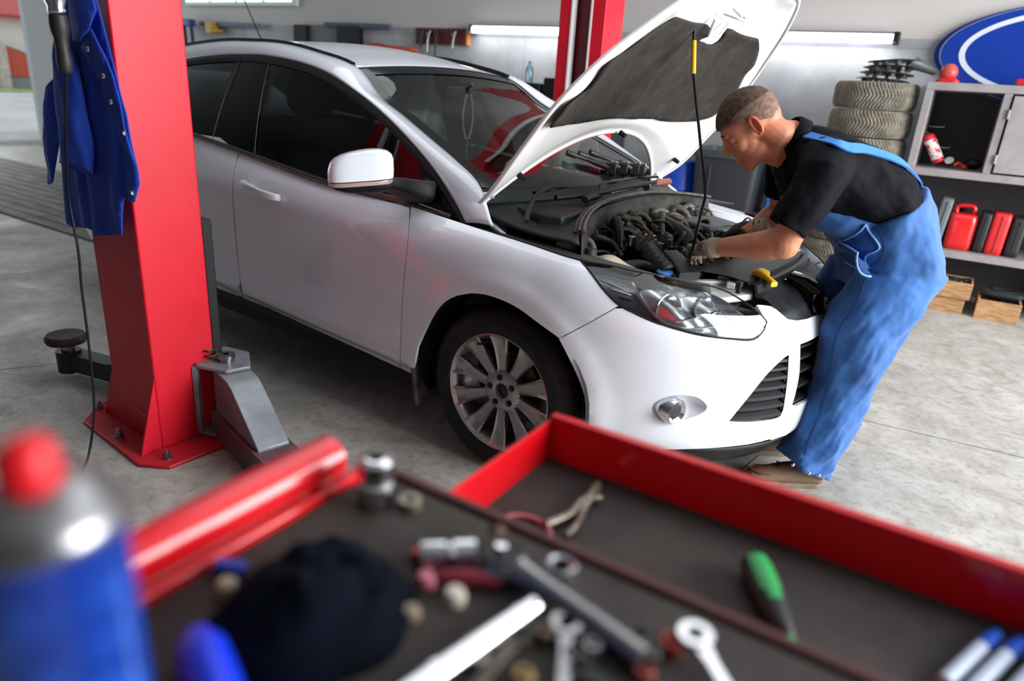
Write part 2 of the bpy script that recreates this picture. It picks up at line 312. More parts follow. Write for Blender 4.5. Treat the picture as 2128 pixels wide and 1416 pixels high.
TR = {'front_door': [(2.961,5.921),(3.053,5.915),(3.147,5.909),(3.239,5.904),(3.327,5.899),(3.414,5.893),(3.499,5.888),(3.582,5.882),(3.664,5.876),(3.745,5.87),(3.825,5.863),(3.905,5.856),(3.985,5.849),(4.063,5.841),(4.146,5.834),(4.227,5.829),(4.306,5.825),(4.383,5.823),(4.46,5.822),(4.536,5.821),(4.611,5.82),(4.687,5.819),(4.764,5.817),(4.841,5.814),(4.921,5.809),(4.998,5.803),(5.048,5.463),(5.092,5.146),(5.126,4.83),(5.156,4.456),(5.166,4.214),(5.168,3.966),(5.157,3.725),(5.138,3.49),(5.116,3.261),(5.098,3.039),(5.083,2.831),(5.067,2.607),(5.054,2.394),(5.043,2.191),(5.037,1.998),(5.037,1.825),(5.041,1.668),(5.049,1.487),(5.056,1.303),(5.058,1.085),(5.026,0.634),(4.928,-0.315),(4.854,-0.31),(4.771,-0.303),(4.688,-0.295),(4.607,-0.285),(4.527,-0.274),(4.448,-0.262),(4.37,-0.251),(4.294,-0.241),(4.22,-0.233),(4.148,-0.228),(4.049,-0.225),(3.954,-0.228),(3.864,-0.236),(3.776,-0.247),(3.689,-0.26),(3.603,-0.273),(3.514,-0.285),(3.423,-0.297),(3.331,-0.309),(3.238,-0.321),(3.143,-0.332),(3.044,-0.342),(2.941,-0.35),(2.836,-0.362),(2.975,0.654),(3.005,1.132),(2.987,1.378),(2.962,1.589),(2.94,1.793),(2.927,2.005),(2.927,2.226),(2.934,2.447),(2.945,2.665),(2.958,2.882),(2.97,3.095),(2.985,3.29),(3.005,3.546),(3.019,3.781),(3.024,4.012),(3.022,4.267),(3.009,4.645),(2.993,4.999),(2.978,5.295),(2.965,5.64)],
'gapM': [(2.954,5.943),(2.956,5.681),(2.971,5.294),(2.986,4.996),(3.002,4.64),(3.015,4.261),(3.017,4.006),(3.011,3.774),(2.997,3.54),(2.977,3.284),(2.962,3.09),(2.95,2.877),(2.937,2.66),(2.926,2.442),(2.919,2.22),(2.919,1.997),(2.934,1.769),(2.961,1.531),(2.988,1.272),(2.995,0.946),(2.843,-0.111),(2.826,-0.417)],
'headlight': [(7.893,5.445),(7.973,5.469),(8.07,5.512),(8.165,5.554),(8.259,5.593),(8.35,5.626),(8.437,5.647),(8.52,5.658),(8.603,5.666),(8.69,5.675),(8.785,5.691),(8.875,5.713),(8.974,5.738),(9.077,5.765),(9.181,5.791),(9.282,5.814),(9.374,5.831),(9.474,5.841),(9.567,5.843),(9.655,5.842),(9.743,5.842),(9.835,5.847),(9.958,5.867),(10.087,5.894),(10.213,5.918),(10.326,5.928),(10.449,5.922),(10.552,5.899),(10.653,5.854),(10.756,5.78),(10.854,5.681),(10.948,5.568),(11.042,5.443),(11.134,5.306),(11.216,5.162),(11.296,5.006),(11.373,4.847),(11.42,4.712),(11.362,4.425),(11.273,4.245),(11.137,4.1),(11.048,4.07),(10.943,4.057),(10.828,4.054),(10.704,4.051),(10.615,4.049),(10.517,4.048),(10.416,4.048),(10.316,4.048),(10.221,4.049),(10.136,4.051),(10.044,4.055),(9.961,4.061),(9.882,4.069),(9.807,4.079),(9.731,4.088),(9.635,4.102),(9.542,4.118),(9.45,4.136),(9.363,4.155),(9.28,4.175),(9.201,4.197),(9.124,4.221),(9.046,4.248),(8.966,4.275),(8.887,4.301),(8.81,4.334),(8.735,4.378),(8.662,4.439),(8.591,4.513),(8.52,4.595),(8.45,4.68),(8.38,4.772),(8.31,4.874),(8.24,4.979),(8.169,5.082),(8.075,5.212),(7.979,5.34)],
'fender': [(5.003,5.885),(5.086,5.856),(5.182,5.819),(5.283,5.778),(5.387,5.734),(5.491,5.691),(5.592,5.651),(5.687,5.616),(5.772,5.587),(5.908,5.549),(6.01,5.53),(6.099,5.519),(6.196,5.511),(6.313,5.504),(6.434,5.501),(6.557,5.501),(6.683,5.501),(6.809,5.499),(6.942,5.491),(7.082,5.476),(7.229,5.46),(7.372,5.444),(7.499,5.433),(7.712,5.431),(7.868,5.439),(8.021,5.241),(8.162,5.05),(8.255,4.915),(8.347,4.779),(8.442,4.654),(8.54,4.544),(8.64,4.442),(8.73,4.349),(8.652,4.225),(8.565,4.091),(8.475,3.959),(8.383,3.831),(8.287,3.709),(8.188,3.59),(8.09,3.478),(8,3.377),(7.903,3.272),(7.799,3.163),(7.672,3.235),(7.538,3.307),(7.407,3.376),(7.281,3.445),(7.161,3.511),(7.05,3.563),(6.91,3.607),(6.766,3.623),(6.646,3.619),(6.518,3.604),(6.401,3.577),(6.258,3.516),(6.135,3.439),(5.934,3.259),(5.82,3.111),(5.71,2.928),(5.619,2.723),(5.535,2.48),(5.479,2.283),(5.428,2.066),(5.382,1.859),(5.348,1.68),(5.317,1.503),(5.309,1.323),(5.297,1.114),(5.262,0.764),(5.112,-0.276),(5.027,-0.276),(4.943,-0.267),(5.052,0.76),(5.071,1.115),(5.068,1.32),(5.061,1.498),(5.054,1.676),(5.05,1.832),(5.05,2.005),(5.056,2.198),(5.067,2.401),(5.08,2.615),(5.096,2.839),(5.11,3.046),(5.129,3.267),(5.151,3.494),(5.169,3.728),(5.18,3.969),(5.178,4.219),(5.168,4.464),(5.137,4.85),(5.101,5.187),(5.053,5.534)],
'bump_low_hl': [(8.818,4.317),(8.893,4.279),(8.969,4.243),(9.045,4.21),(9.123,4.18),(9.201,4.152),(9.281,4.127),(9.363,4.105),(9.45,4.087),(9.54,4.072),(9.632,4.058),(9.727,4.045),(9.803,4.034),(9.879,4.023),(9.958,4.012),(10.042,4.003),(10.134,3.998),(10.22,3.997),(10.315,3.998),(10.415,3.999),(10.515,4.002),(10.613,4.004),(10.703,4.007),(10.828,4.006),(10.946,4.004),(11.053,4.011),(11.146,4.04),(11.242,4.132),(11.313,4.265),(11.369,4.396),(11.455,4.716),(11.358,4.967)],
'bump_top': [(11.304,5.373),(11.457,5.378),(11.638,5.342),(11.738,5.214),(11.818,5.061),(11.981,4.804)],
'bump_bot': [(8.463,0.24),(8.624,0.214),(8.843,0.111),(9.076,0.1),(9.277,0.201),(9.47,0.37),(9.686,0.551),(9.844,0.647),(10.024,0.733),(10.215,0.804),(10.406,0.86),(10.585,0.903),(10.796,0.945),(11.006,0.973),(11.206,0.988),(11.388,0.994),(11.7,1.022),(11.926,1.047)],
'bump_arch': [(7.793,3.153),(7.855,3.025),(7.918,2.895),(7.978,2.763),(8.035,2.63),(8.11,2.448),(8.183,2.261),(8.248,2.069),(8.308,1.861),(8.363,1.656),(8.407,1.479),(8.448,1.134),(8.45,0.875),(8.444,0.481)],
'bump_gap': [(8.744,4.339),(8.686,4.246),(8.602,4.117),(8.502,3.968),(8.395,3.82),(8.291,3.688),(8.185,3.561),(8.073,3.433),(7.972,3.32),(7.874,3.215),(7.799,3.137)],
'inlet': [(11.974,3.494),(11.974,3.312),(11.98,3.14),(11.989,2.975),(12,2.819),(12.009,2.667),(12.016,2.533),(12.023,2.39),(12.032,2.243),(12.043,2.102),(12.054,1.973),(12.061,1.873),(12.018,1.714),(11.925,1.68),(11.762,1.672),(11.636,1.676),(11.49,1.683),(11.345,1.69),(11.218,1.696),(11.077,1.709),(10.948,1.723),(10.824,1.734),(10.869,1.833),(10.914,1.933),(10.961,2.036),(11.009,2.138),(11.06,2.238),(11.113,2.338),(11.168,2.442),(11.227,2.55),(11.287,2.66),(11.35,2.768),(11.412,2.873),(11.474,2.97),(11.573,3.106),(11.678,3.234),(11.78,3.345),(11.864,3.43)],
'fog': [(9.393,1.849),(9.409,1.953),(9.464,2.057),(9.517,2.126),(9.584,2.193),(9.658,2.249),(9.717,2.283),(9.782,2.31),(9.849,2.33),(9.916,2.342),(9.987,2.345),(10.061,2.341),(10.132,2.328),(10.194,2.303),(10.268,2.247),(10.329,2.172),(10.362,2.097),(10.344,1.996),(10.269,1.897),(10.21,1.845),(10.137,1.791),(10.06,1.74),(9.989,1.697),(9.908,1.652),(9.833,1.619),(9.756,1.601),(9.671,1.597),(9.584,1.607),(9.511,1.637),(9.432,1.732)],
'grille': [(12.377,3.792),(12.374,3.693),(12.374,3.557),(12.379,3.399),(12.389,3.232),(12.403,3.071),(12.418,2.927),(12.428,2.808),(12.431,2.666),(12.426,2.535),(12.418,2.414),(12.41,2.305),(12.405,2.211),(12.39,2.042),(12.374,1.948)],
'grille_top': [(12.377,3.792),(12.521,3.807),(12.744,3.819),(12.957,3.827),(13.219,3.85),(13.418,3.863)],
'pad': [(0.314,-0.969),(0.325,-0.965),(0.336,-0.964),(0.348,-0.966),(0.36,-0.967),(0.37,-0.966),(0.379,-0.96),(0.384,-0.943),(0.387,-0.918),(0.39,-0.89),(0.393,-0.865),(0.398,-0.845),(0.406,-0.834),(0.416,-0.836),(0.429,-0.848),(0.443,-0.868),(0.457,-0.891),(0.47,-0.913),(0.482,-0.924),(0.492,-0.922),(0.503,-0.911),(0.513,-0.895),(0.523,-0.878),(0.533,-0.863),(0.544,-0.853),(0.556,-0.843),(0.568,-0.834),(0.579,-0.823),(0.589,-0.813),(0.6,-0.804),(0.612,-0.795),(0.624,-0.786),(0.634,-0.774),(0.645,-0.755),(0.656,-0.723),(0.666,-0.679),(0.678,-0.644),(0.69,-0.62),(0.689,-0.467),(0.687,-0.354),(0.687,-0.242),(0.691,-0.14),(0.692,-0.053),(0.677,0.053),(0.64,0.087),(0.624,0.042),(0.611,0.022),(0.606,0.084),(0.602,0.178),(0.605,0.25),(0.627,0.29),(0.655,0.295),(0.681,0.26),(0.7,0.232),(0.702,0.351),(0.697,0.412),(0.692,0.492),(0.691,0.552),(0.691,0.617),(0.693,0.671),(0.695,0.719),(0.673,0.761),(0.648,0.8),(0.624,0.823),(0.597,0.843),(0.573,0.854),(0.553,0.851),(0.536,0.839),(0.516,0.833),(0.497,0.838),(0.477,0.848),(0.458,0.857),(0.441,0.862),(0.421,0.862),(0.403,0.856),(0.384,0.849),(0.368,0.844),(0.35,0.84),(0.332,0.833),(0.316,0.82),(0.301,0.799),(0.287,0.772),(0.273,0.741),(0.258,0.713),(0.245,0.669),(0.231,0.62),(0.217,0.563),(0.205,0.507),(0.189,0.437),(0.176,0.374),(0.168,0.324),(0.169,0.261),(0.164,0.216),(0.158,0.157),(0.154,0.092),(0.152,0.026),(0.153,-0.026),(0.156,-0.08),(0.16,-0.134),(0.165,-0.189),(0.17,-0.243),(0.174,-0.287),(0.178,-0.331),(0.183,-0.375),(0.188,-0.42),(0.195,-0.467),(0.202,-0.516),(0.208,-0.553),(0.215,-0.593),(0.225,-0.64),(0.241,-0.701),(0.259,-0.767),(0.276,-0.83),(0.294,-0.895)],
'hl_bezel': [(8.905,5.264),(9.021,5.385),(9.094,5.414),(9.186,5.444),(9.286,5.473),(9.387,5.499),(9.465,5.518),(9.546,5.535),(9.629,5.551),(9.713,5.566),(9.797,5.579),(9.885,5.594),(9.977,5.609),(10.069,5.621),(10.156,5.629),(10.232,5.63),(10.331,5.624),(10.407,5.606),(10.481,5.567),(10.56,5.502),(10.635,5.416),(10.705,5.314),(10.761,5.186),(10.816,5.049),(10.89,4.936),(10.976,4.884),(11.081,4.847),(11.175,4.803),(11.228,4.731),(11.224,4.571),(11.171,4.388),(11.091,4.247),(11.016,4.186),(10.924,4.146),(10.819,4.12),(10.702,4.102),(10.628,4.096),(10.546,4.093),(10.46,4.093),(10.372,4.095),(10.286,4.098),(10.205,4.101),(10.132,4.104),(10.038,4.11),(9.951,4.119),(9.869,4.13),(9.794,4.142),(9.725,4.153),(9.623,4.168),(9.535,4.187),(9.459,4.223),(9.395,4.284),(9.341,4.364),(9.286,4.452),(9.225,4.542),(9.163,4.641),(9.101,4.757),(9.054,4.863),(9.006,4.985),(8.956,5.12)]}
JK = {'body': [(-1.11, 1.614), (-1.265, 1.454), (-1.32, 1.333), (-1.391, 1.109), (-1.422, 0.964), (-1.427, 0.829), (-1.354, 0.811), (-1.211, 0.833), (-1.137, 0.819), (-0.975, 0.85), (-0.947, 0.974), (-0.877, 0.97), (-0.849, 1.032), (-0.853, 1.08), (-0.88, 1.199), (-0.907, 1.346), (-0.94, 1.463), (-0.969, 1.554), (-0.974, 1.611)], 'sleeve_back': [(-1.321, 1.333), (-1.378, 1.291), (-1.423, 1.225), (-1.502, 0.998), (-1.542, 0.939), (-1.427, 0.963), (-1.304, 1.233)], 'sleeve': [(-1.176, 1.426), (-1.137, 1.432), (-1.069, 1.383), (-1.053, 1.249), (-1.053, 1.163), (-1.079, 1.061), (-1.158, 1.055), (-1.244, 1.034), (-1.225, 1.125), (-1.185, 1.294)], 'lapel': [(-1.067, 1.6), (-1.102, 1.479), (-1.092, 1.438), (-1.017, 1.435), (-0.959, 1.475), (-0.928, 1.523), (-0.933, 1.597)], 'placket': [(-1.062, 1.421), (-0.971, 1.473), (-0.912, 1.409), (-0.874, 1.351), (-0.838, 1.203), (-0.814, 1.096), (-0.871, 1.158), (-0.934, 1.275), (-0.947, 1.328), (-1.004, 1.366)], 'snaps': [(-0.992, 1.416), (-0.914, 1.344), (-0.888, 1.272), (-0.828, 1.187), (-0.824, 1.009)]}
# ------------------------------------------------------------ the car
CAR = thing('car', 'white five-door hatchback with its hood propped open, parked between the red lift columns', 'car', (-1.3, 0, 0))
def tmat(name, tint, rough=.02, refl=1.0, base=.04):
    m = bpy.data.materials.new(name); m.use_nodes = True; N = m.node_tree.nodes; L = m.node_tree.links; N.remove(N['Principled BSDF'])
    t = N.new('ShaderNodeBsdfTransparent'); t.inputs[0].default_value = (*tint, 1); g = N.new('ShaderNodeBsdfGlossy'); g.inputs['Roughness'].default_value = rough; g.inputs[0].default_value = (refl, refl, refl, 1)
    f = N.new('ShaderNodeFresnel'); f.inputs[0].default_value = 1.5; mx = N.new('ShaderNodeMixShader'); L.new(f.outputs[0], mx.inputs[0]); L.new(t.outputs[0], mx.inputs[1]); L.new(g.outputs[0], mx.inputs[2]); L.new(mx.outputs[0], N['Material Output'].inputs[0]); return m
SIDEGL = tmat('privacy_glass', (.10, .12, .12)); WSGL = tmat('windscreen_glass', (.66, .74, .70)); LENSGL = tmat('lamp_lens', (.94, .96, .97))
INNERB = mat('inner_black', '0b0b0c', .8)
def nrm(u, v, fn=None):
    fn = fn or S; h = 1e-3
    a = Vector(fn(u+h, v))-Vector(fn(u-h, v)); b = Vector(fn(u, v+h))-Vector(fn(u, v-h)); n = a.cross(b); n.normalize(); return n
def cdt(outer, holes=(), du=.12, dv=.16):
    V = []; E = []
    for poly in [outer]+list(holes):
        k = len(V); V += [Vector(p) for p in poly]; n = len(poly); E += [(k+i, k+(i+1) % n) for i in range(n)]
    us = [p[0] for p in outer]; vs = [p[1] for p in outer]
    def inside(p, poly):
        c = False; x, y = p
        for i in range(len(poly)):
            x1, y1 = poly[i-1]; x2, y2 = poly[i]
            if (y1 > y) != (y2 > y) and x < (x2-x1)*(y-y1)/(y2-y1)+x1: c = not c
        return c
    B = [tuple(p) for poly in [outer]+list(holes) for p in poly]
    a = min(us)
    while a < max(us):
        b = min(vs)
        while b < max(vs):
            p = (a+.003*sin(b*9), b)
            if inside(p, outer) and not any(inside(p, h) for h in holes) and min(((q[0]-a)/du)**2+((q[1]-b)/dv)**2 for q in B) > .2: V.append(Vector(p))
            b += dv
        a += du
    F = []
    r = delaunay_2d_cdt(V, E, [], 1 if not holes else 1, 1e-5)
    P = [tuple(p) for p in r[0]]
    for f in r[2]:
        c = [sum(P[i][k] for i in f)/len(f) for k in (0, 1)]
        if inside(c, outer) and not any(inside(c, h) for h in holes): F.append(tuple(f))
    return P, F
def patch(outer, holes=(), fn=None, rim=.012, off=0., du=.12, dv=.16, sgn=-1):
    fn = fn or S; P, F = cdt(outer, holes, du, dv); m = MB()
    V = [tuple(Vector(fn(*p))+nrm(p[0], p[1], fn)*sgn*-off) for p in P]; m.add(V, F)
    if rim:
        cnt = {}
        for f in F:
            for i in range(len(f)): e = (f[i], f[(i+1) % len(f)]); k = tuple(sorted(e)); cnt[k] = cnt.get(k, 0)+1
        be = [k for k, c in cnt.items() if c == 1]; idx = {}
        for k in be:
            for i in k:
                if i not in idx: idx[i] = len(m.v); m.v.append(tuple(Vector(V[i])+nrm(P[i][0], P[i][1], fn)*sgn*rim))
        for a, b in be: m.f.append((a, b, idx[b], idx[a]))
    return m
# which way is out: the normal of S on the near door should face -y
SGN = 1 if nrm(4, 3).y > 0 else -1
def bpatch(name, outer, holes=(), m=WHITE, rim=.012, off=0., both=True, sm=35, parent=CAR, **k):
    a = patch(outer, holes, rim=rim, off=off, sgn=SGN, **k); o = a.obj(name, m, parent, smooth=sm); r = [o]
    if both:
        b = MB(); b.v = [(x, -y, z) for x, y, z in a.v]; b.f = [tuple(reversed(f)) for f in a.f]; r.append(b.obj(name, m, parent, smooth=sm))
    return r
def invxz(x, z, u0=5, v0=3):
    u, v = u0, v0
    for _ in range(30):
        p = S(u, v); h = 1e-4; a = S(u+h, v); b = S(u, v+h)
        j = ((a[0]-p[0])/h, (b[0]-p[0])/h, (a[2]-p[2])/h, (b[2]-p[2])/h); e = (x-p[0], z-p[2]); D = j[0]*j[3]-j[1]*j[2]
        if abs(D) < 1e-9: break
        u += max(-.4, min(.4, (e[0]*j[3]-j[1]*e[1])/D)); v += max(-.4, min(.4, (j[0]*e[1]-j[2]*e[0])/D)); u = max(0, min(7.5, u)); v = max(-.5, min(6.3, v))
    return (u, v)
T = TR
bpatch('front_door', T['front_door'])
gm = T['gapM']
rarch = [invxz(-2.648+.372*cos(a), .335+.372*sin(a), 1, 2) for a in [radians(q) for q in range(12, 60, 6)]]
rd = [(p[0]-.012, p[1]) for p in gm[::-1]]; rd = [(rd[0][0], -.25)]+rd[1:-1]+[(gm[0][0]-.012, 5.93)]
rdoor = rd+[invxz(x, 1.075, 2, 5.9) for x in (-1.75, -2.0, -2.2)]+[invxz(-2.46, 1.085, 1.5, 5.9), invxz(-2.50, .95, 1.3, 4.5), invxz(-2.47, .80, 1.3, 4)]+rarch[::-1]+[invxz(-2.24, .35, 1.8, .3), invxz(-2.22, .30, 1.8, -.1)]
rdoor[2:3] = [(gm[-2][0]-.012, max(gm[-2][1], -.2))]
bpatch('rear_door', rdoor)
ra2 = [invxz(-2.648+.372*cos(radians(q)), .335+.372*sin(radians(q)), 1, 2) for q in range(64, 190, 6)]
quarter = [(1.30, 5.98), invxz(-2.515, .95, 1.3, 4.5), invxz(-2.485, .80, 1.3, 4)]+ra2+[(0.02, .1), (0.02, 5.98), (.7, 5.98)]
bpatch('quarter_panel', quarter)
bpatch('fender', T['fender'], du=.1, dv=.14)
bump = T['bump_low_hl']+T['bump_top']+[(12.3, 4.72), (12.8, 4.7), (13.4, 4.7), (14, 4.7), (14, 3.87)]+T['grille_top'][::-1][1:]+T['grille'][1:]+[(12.6, 1.86), (13.2, 1.84), (14, 1.84), (14, .95), (13.3, .95), (12.6, .96), (12, .98)]+T['bump_bot'][::-1]+T['bump_arch'][::-1][1:]+T['bump_gap'][::-1][1:-1]
bm_ = patch(bump, [T['inlet'], T['fog']], rim=.012, sgn=SGN, du=.13, dv=.15).mirror()
bm_.obj('bumper', WHITE, CAR, smooth=35)
# dark lip under the bumper, side rockers
lip = MB().grid(lambda a, b: S(8.3+a*11.4, -.12+b*(1.0 if 9 < 8.3+a*11.4 < 19 else .25)), 60, 4)
lip.v = [(x*.985 if x > .3 else x, y*.985, z-.004) for x, y, z in lip.v]; lip.obj('bumper_lip', BLACKP, CAR, smooth=60, solid=.01)
for sy in (-1, 1):
    rk = MB(); rk.loft([[(x, sy*y, z) for y, z in ((.80, .30), (.845, .31), (.838, zb+.03), (.82, zb), (.70, zb+.01))] for x, zb in ((-2.28, .235), (-1.6, .215), (-1.0, .205), (-.5, .20), (-.37, .20))])
    rk.obj('rocker_panel', BLACKP, CAR, smooth=40)
# black inner shell that closes the body behind the panels
def Sin(u, v, d=.03):
    p = Vector(S(u, v))+nrm(u, v)*SGN*d; return tuple(p)
sh = MB()
for sy in (-1, 1):
    for ua, ub, va, vb in ((1.75, 5.2, .2, 6.0), (5.2, 6.6, 4.6, 5.9), (0.0, .45, .4, 5.9), (.45, 1.75, 4.1, 5.9)):
        g = MB().grid(lambda a, b: Sin(lerp(ua, ub, a), lerp(va, vb, b)), 16, 8); g.v = [(x, -sy*y, z) for x, y, z in g.v]; sh.add(g.v, g.f)
sh.b2((-3.0, -.80, .30), (-.40, .80, .36)); sh.b2((-2.2, -.84, .22), (-.45, .84, .30))
sh.obj('inner_body', INNERB, CAR, smooth=40, solid=.004)
# wheel wells
for wx in (0, -2.648):
    for sy in (-1, 1):
        w = MB(); n = 20
        rr = .365
        rings = [[(wx+r*cos(pi*1.06-(pi*1.12)*i/n), sy*y, .335+r*sin(pi*1.06-(pi*1.12)*i/n)) for i in range(n+1)] for r, y in ((.385, .872), (.385, .60), (.30, .585), (.02, .58))]
        w.loft(rings, cap=False, close=False); w.obj('wheel_arch_liner', INNERB, CAR, smooth=50)
# ---- greenhouse
WOUT = [(-3.12,-.60,1.16),(-2.95,-.60,1.235),(-2.70,-.615,1.32),(-2.408,-.64,1.39),(-2.1,-.648,1.425),(-1.826,-.653,1.442),(-1.604,-.667,1.445),(-1.337,-.68,1.426),(-1.116,-.693,1.388),(-.922,-.707,1.323),(-.758,-.72,1.254),(-.594,-.733,1.166),(-.451,-.747,1.074),(-.34,-.757,.978),(-.262,-.768,.905)]
DITCH = [(-3.28,-.50,1.30),(-3.05,-.515,1.385),(-2.75,-.53,1.44),(-2.45,-.545,1.475),(-2.1,-.555,1.503),(-1.85,-.56,1.507),(-1.58,-.56,1.501),(-1.33,-.56,1.468),(-1.09,-.562,1.418),(-.90,-.600,1.305),(-.75,-.618,1.243),(-.58,-.640,1.17),(-.41,-.665,1.098),(-.262,-.698,1.028),(-.118,-.785,.915)]
def splv(P, s): return Vector(spl(P, s))
def mirr(m):
    k = MB(); k.v = [(x, -y, z) for x, y, z in m.v]; k.f = [tuple(reversed(f)) for f in m.f]; return k
def both(name, m, mt, sm=40, parent=CAR, **k):
    a = m.obj(name, mt, parent, smooth=sm, **k); b = mirr(m).obj(name, mt, parent, smooth=sm, **k); return a, b
def pil(a, b):
    p = splv(WOUT, a); q = splv(DITCH, a); n = Vector((0, -.75, .66)) if a < .85 else Vector((.3, -.75, .55)); r = p.lerp(q, b)+n.normalized()*.022*sin(pi*b)*(1 if a < .9 else 1-(a-.9)*6); return tuple(r)
both('cant_rail', MB().grid(pil, 90, 9), WHITE, 60, solid=.01, off=1)
both('roof_ditch', MB().tube([splv(DITCH, .02+i*.545/40)+Vector((0, .0, .009)) for i in range(41)], .0135, 6), BLACKP)
def belt(x): # height of the belt line
    B = [(-3.3, 1.15), (-2.65, 1.115), (-2.05, 1.078), (-1.594, 1.033), (-.985, .967), (-.504, .942), (-.262, .906)]
    for i in range(len(B)-1):
        if x <= B[i+1][0]: t = (x-B[i][0])/(B[i+1][0]-B[i][0]); return lerp(B[i][1], B[i+1][1], t)
    return .906
def beltp(x): return Vector((x, {0:-.838}.get(1, -.832 if x < -.9 else -.832+.06*max(0, (x+.9)/.64)), belt(x)))
def winp(a, b, a0, a1, off=0):
    q = splv(WOUT, lerp(a0, a1, a)); p = beltp(q.x); r = p.lerp(q, b); r.y -= .012*sin(pi*b)-off; return tuple(r)
AX = lambda x: min(range(401), key=lambda i: abs(spl(WOUT, i/400)[0]-x))/400
def window(nm, x0t, x1t, x0b, x1b, mt, off=0.0, sm=60, t0=0, t1=1, nu=24, par=CAR, bth=True):
    def f(a, b):
        bb = lerp(t0, t1, b); q0 = splv(WOUT, lerp(AX(x0t), AX(x1t), a)); xb = lerp(x0b, x1b, a); p = beltp(xb); r = p.lerp(q0, bb); r.y -= .010*sin(pi*bb)-off; return tuple(r)
    m = MB().grid(f, nu, 8)
    return both(nm, m, mt, sm) if bth else m
window('window_frame', -3.12, -2.42, -3.05, -2.35, BLACKG)
for (a, b, c, d) in ((-2.42, -1.83, -2.35, -1.79), (-1.55, -.62, -1.47, -.60)): window('side_window', a, b, c, d, SIDEGL, .004)
window('window_frame', -1.83, -1.55, -1.79, -1.47, BLACKG)
window('window_frame', -.62, -.262, -.60, -.262, BLACKG, -.002)
both('window_seal', MB().tube([splv(WOUT, AX(-3.0)+(1-AX(-3.0))*i/50)+Vector((0, -.004, -.010)) for i in range(51)], .019, 6), BLACKP)
both('belt_trim', MB().tube([beltp(-2.6+i*2.28/30)+Vector((0, -.010, .002)) for i in range(31)], .0115, 8), mat('belt_chrome', '6c655e', .25, .9))
both('window_channel', MB().tube([tuple(Vector(winp(0, j/8, AX(-1.80), AX(-1.80)))+Vector((0.012*j/8, -.006, 0))) for j in range(9)], .0018, 6), mat('channel_grey', '55585a', .4, .5))
both('window_channel', MB().tube([(lerp(-1.465, -1.545, j/8), lerp(-.838, -.672, j/8)-.012*sin(pi*j/8), lerp(belt(-1.46), 1.44, j/8)) for j in range(9)], .0018, 6), mat('channel_grey', '55585a', .4, .5))
# roof
def roof(a, b):
    q = splv(DITCH, lerp(.02, .575, a)); t = 2*b-1; y = -q.y*t
    fr = max(0, (a-.82)/.18); bow = .10*fr*fr*(1-t*t); return (q.x+bow*.0-(.09*fr*fr)*(1-t*t)*-.0, y*(1-.006), q.z+.042*(1-t*t)-.012*fr*(1-t*t))
rf = MB().grid(roof, 40, 25); rf.obj('roof', WHITE, CAR, smooth=60, solid=.012, off=1 if False else -1)
# windscreen between the pillars
def ws(a, b):
    q = splv(DITCH, lerp(.5715, .93, a)); t = 2*b-1; k = (1-t*t)
    top = Vector((q.x-.0, 0, 0)); cx_ = q.x+.035*k+ .13*k*a**1.6; cz = q.z+.030*k*(1-a)-.012*k*a
    return (cx_, -q.y*t*.985, cz)
wsm = MB().grid(ws, 30, 31); wso = wsm.obj('windscreen', WSGL, CAR, smooth=80)
# black ceramic border of the windscreen
fb = MB()
def wsb(a, b, off=.003): p = ws(a, b); return (p[0]+off*.6, p[1], p[2]+off)
for (a0, a1, b0, b1) in ((0, 1, 0, .045), (0, 1, .955, 1), (0, .05, .045, .955), (.93, 1, .045, .955)): fb.grid(lambda a, b: wsb(lerp(a0, a1, a), lerp(b0, b1, b)), 24, 14)
fb.obj('windscreen_border', BLACKG, CAR, smooth=80)
fb2 = MB().tube([ws(0.0, i/20) for i in range(21)], .007, 6); fb2.obj('windscreen_seal', BLACKP, CAR, smooth=60)
# tail: rear screen, tailgate, rear bumper
tg = MB(); prof = [(-3.22, 1.36, .50), (-3.34, 1.18, .60), (-3.44, 1.0, .68), (-3.47, .80, .76), (-3.49, .62, .80), (-3.46, .42, .80), (-3.38, .30, .78)]
tg.loft([[(x-.04*(1-(t/8-1)**2), w*(t/8-1), z) for t in range(17)] for x, z, w in prof], cap=False, close=False)
for sy in (-1, 1):
    tg.loft([[(x, sy*w, z), ((x*.3-3.08*.7), sy*(w*.3+.82*.7), z), (-3.08, sy*min(.83, w+.12 if z > 1.1 else .845), z)] for x, z, w in prof], cap=False, close=False)
tg.obj('tailgate', WHITE, CAR, smooth=50, solid=.01)
for sy in (-1, 1): MB().ell((-3.31, sy*.73, .98), (.08, .09, .12)).obj('tail_light', mat('tail_red', 'a01018', .15, coat=.5), CAR, smooth=60)
rb = MB().tube([(-2.53, 0, 1.50), (-2.56, 0, 1.56)], .012); rb.obj('antenna_base', BLACKP, CAR, smooth=60)
MB().tube([(-2.56, 0, 1.54), (-2.83, 0, 1.93)], [.004, .0025], 8).obj('antenna', BLACKP, CAR, smooth=60)
# ---- hood
hs = MB().grid(lambda a, b: Ho(a, 2*b-1), 40, 61); hs.obj('hood', WHITE, CAR, smooth=60, solid=.003, off=0)
HOOD = [o for o in CAR.children if o.name == 'hood'][0]
def hin(a, b):
    s, t = lerp(.012, .985, a), (2*b-1)*.985; e = min(s*10, (1-s)*12, (1-abs(t))*9, 1); return Ho(s, t, .006+.022*e+.010*exp(-((abs(t)-.93)/.03)**2)*0)
HWH = mat('hood_inner_white', 'dcdcda', .4, coat=.3)
MB().grid(hin, 44, 71).obj('inner_panel', HWH, HOOD, smooth=60)
edge = MB().tube([Ho(.004+i/60*.99, -.992, .008) for i in range(61)], .009, 8); edge.tube([Ho(.004+i/60*.99, .992, .008) for i in range(61)], .009, 8); edge.tube([Ho(.004, -1+i/30, .008) if i <= 60 else 0 for i in range(61)], .010, 8); edge.tube([Ho(.99, -1+i/30, .008) for i in range(61)], .008, 8)
